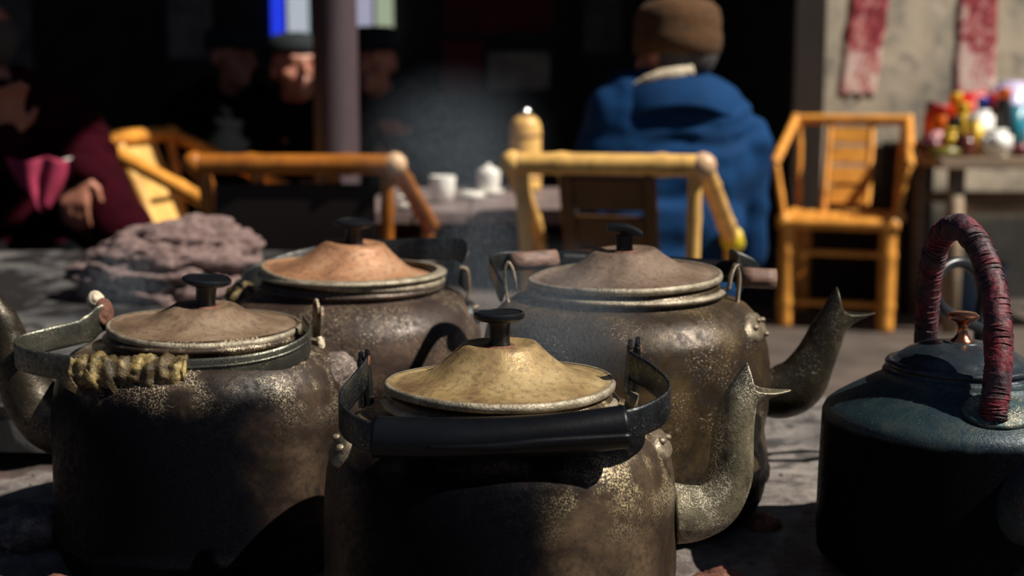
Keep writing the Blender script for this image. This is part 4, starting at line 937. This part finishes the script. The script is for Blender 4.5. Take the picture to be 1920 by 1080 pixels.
for j in range(V):
    for i in range(U): b.faces.new((G[j][i], G[j][i+1], G[j+1][i+1], G[j+1][i]))
o = obj('kerchief', b, M['pink'], None); s = o.modifiers.new('s', 'SOLIDIFY'); s.thickness = .004; tag(o, 'bright pink cloth hanging before the maroon coat', 'cloth')

# ------------------------------------------------------------------ seats for the background sitters (low stools)
def stool(label, x, y, rz=0):
    T = thing('wooden_stool', label, 'stool', (x, y, 0), rz)
    b = new_bm(); box(b, (0, 0, .385), (.34, .26, .035), bev=.006); obj('seat', b, M['darkwood'], T)
    for sx in (-1, 1):
        for sy in (-1, 1): b = new_bm(); box(b, (sx*.13, sy*.09, .184), (.035, .035, .368), bev=.004); obj('leg', b, M['darkwood'], T)
stool('dark stool under the man behind the post', -.741, 4.77); stool('dark stool under the bareheaded man in black', h3.x-.05, 5.36)
stool('dark stool under the man in the brimmed hat', h4.x+.05, 5.24); stool('dark stool under the person in maroon', -1.26, 3.66)

# ------------------------------------------------------------------ steam
def steam(label, c, s, dens, sc=9, seed=0, stretch=(1, 1, .6), aniso=.3):
    m = bpy.data.materials.new('steam'); m.use_nodes = True; t = m.node_tree; t.nodes.clear()
    out = t.nodes.new('ShaderNodeOutputMaterial'); v = t.nodes.new('ShaderNodeVolumePrincipled'); t.links.new(v.outputs[0], out.inputs[1])
    v.inputs['Color'].default_value = (.70, .84, 1, 1); v.inputs['Anisotropy'].default_value = aniso
    tc = t.nodes.new('ShaderNodeTexCoord'); mp = t.nodes.new('ShaderNodeMapping'); mp.inputs['Scale'].default_value = stretch; mp.inputs['Location'].default_value = (seed, seed, 0)
    n = t.nodes.new('ShaderNodeTexNoise'); n.inputs['Scale'].default_value = sc; n.inputs['Detail'].default_value = 3; n.inputs['Distortion'].default_value = .8
    t.links.new(tc.outputs['Object'], mp.inputs[0]); t.links.new(mp.outputs[0], n.inputs['Vector'])
    ln = t.nodes.new('ShaderNodeVectorMath'); ln.operation = 'LENGTH'
    m2 = t.nodes.new('ShaderNodeMapping'); m2.inputs['Scale'].default_value = tuple(1/x for x in s); t.links.new(tc.outputs['Object'], m2.inputs[0]); t.links.new(m2.outputs[0], ln.inputs[0])
    f = t.nodes.new('ShaderNodeMapRange'); f.interpolation_type = 'SMOOTHSTEP'; f.inputs[1].default_value = .15; f.inputs[2].default_value = 1; f.inputs[3].default_value = 1; f.inputs[4].default_value = 0; t.links.new(ln.outputs['Value'], f.inputs[0])
    g_ = t.nodes.new('ShaderNodeMapRange'); g_.interpolation_type = 'SMOOTHSTEP'; g_.inputs[1].default_value = .44; g_.inputs[2].default_value = .66; t.links.new(n.outputs[0], g_.inputs[0])
    mu = t.nodes.new('ShaderNodeMath'); mu.operation = 'MULTIPLY'; t.links.new(f.outputs[0], mu.inputs[0]); t.links.new(g_.outputs[0], mu.inputs[1])
    m3 = t.nodes.new('ShaderNodeMath'); m3.operation = 'MULTIPLY'; m3.inputs[1].default_value = dens; t.links.new(mu.outputs[0], m3.inputs[0]); t.links.new(m3.outputs[0], v.inputs['Density'])
    b = new_bm(); ball(b, (0, 0, 0), 1.0, 3, s); o = obj('steam', b, m); o.location = c; tag(o, label, 'steam', kind='stuff')
steam('steam wisp curling right of the front kettle knob', P(1050, 605, 1.20), (.10, .06, .085), 8, 520, 1, aniso=0)
steam('steam column rising between the two rear kettles', P(900, 500, 1.62), (.085, .07, .20), 5, 230, 4, aniso=0)
steam('blue steam cloud drifting above the teacups', P(850, 270, 2.9), (.24, .14, .19), 2.9, 150, 7, aniso=0)
steam('faint steam before the crumpled rag', P(232, 530, 1.95), (.08, .05, .07), 6, 150, 11, aniso=0)
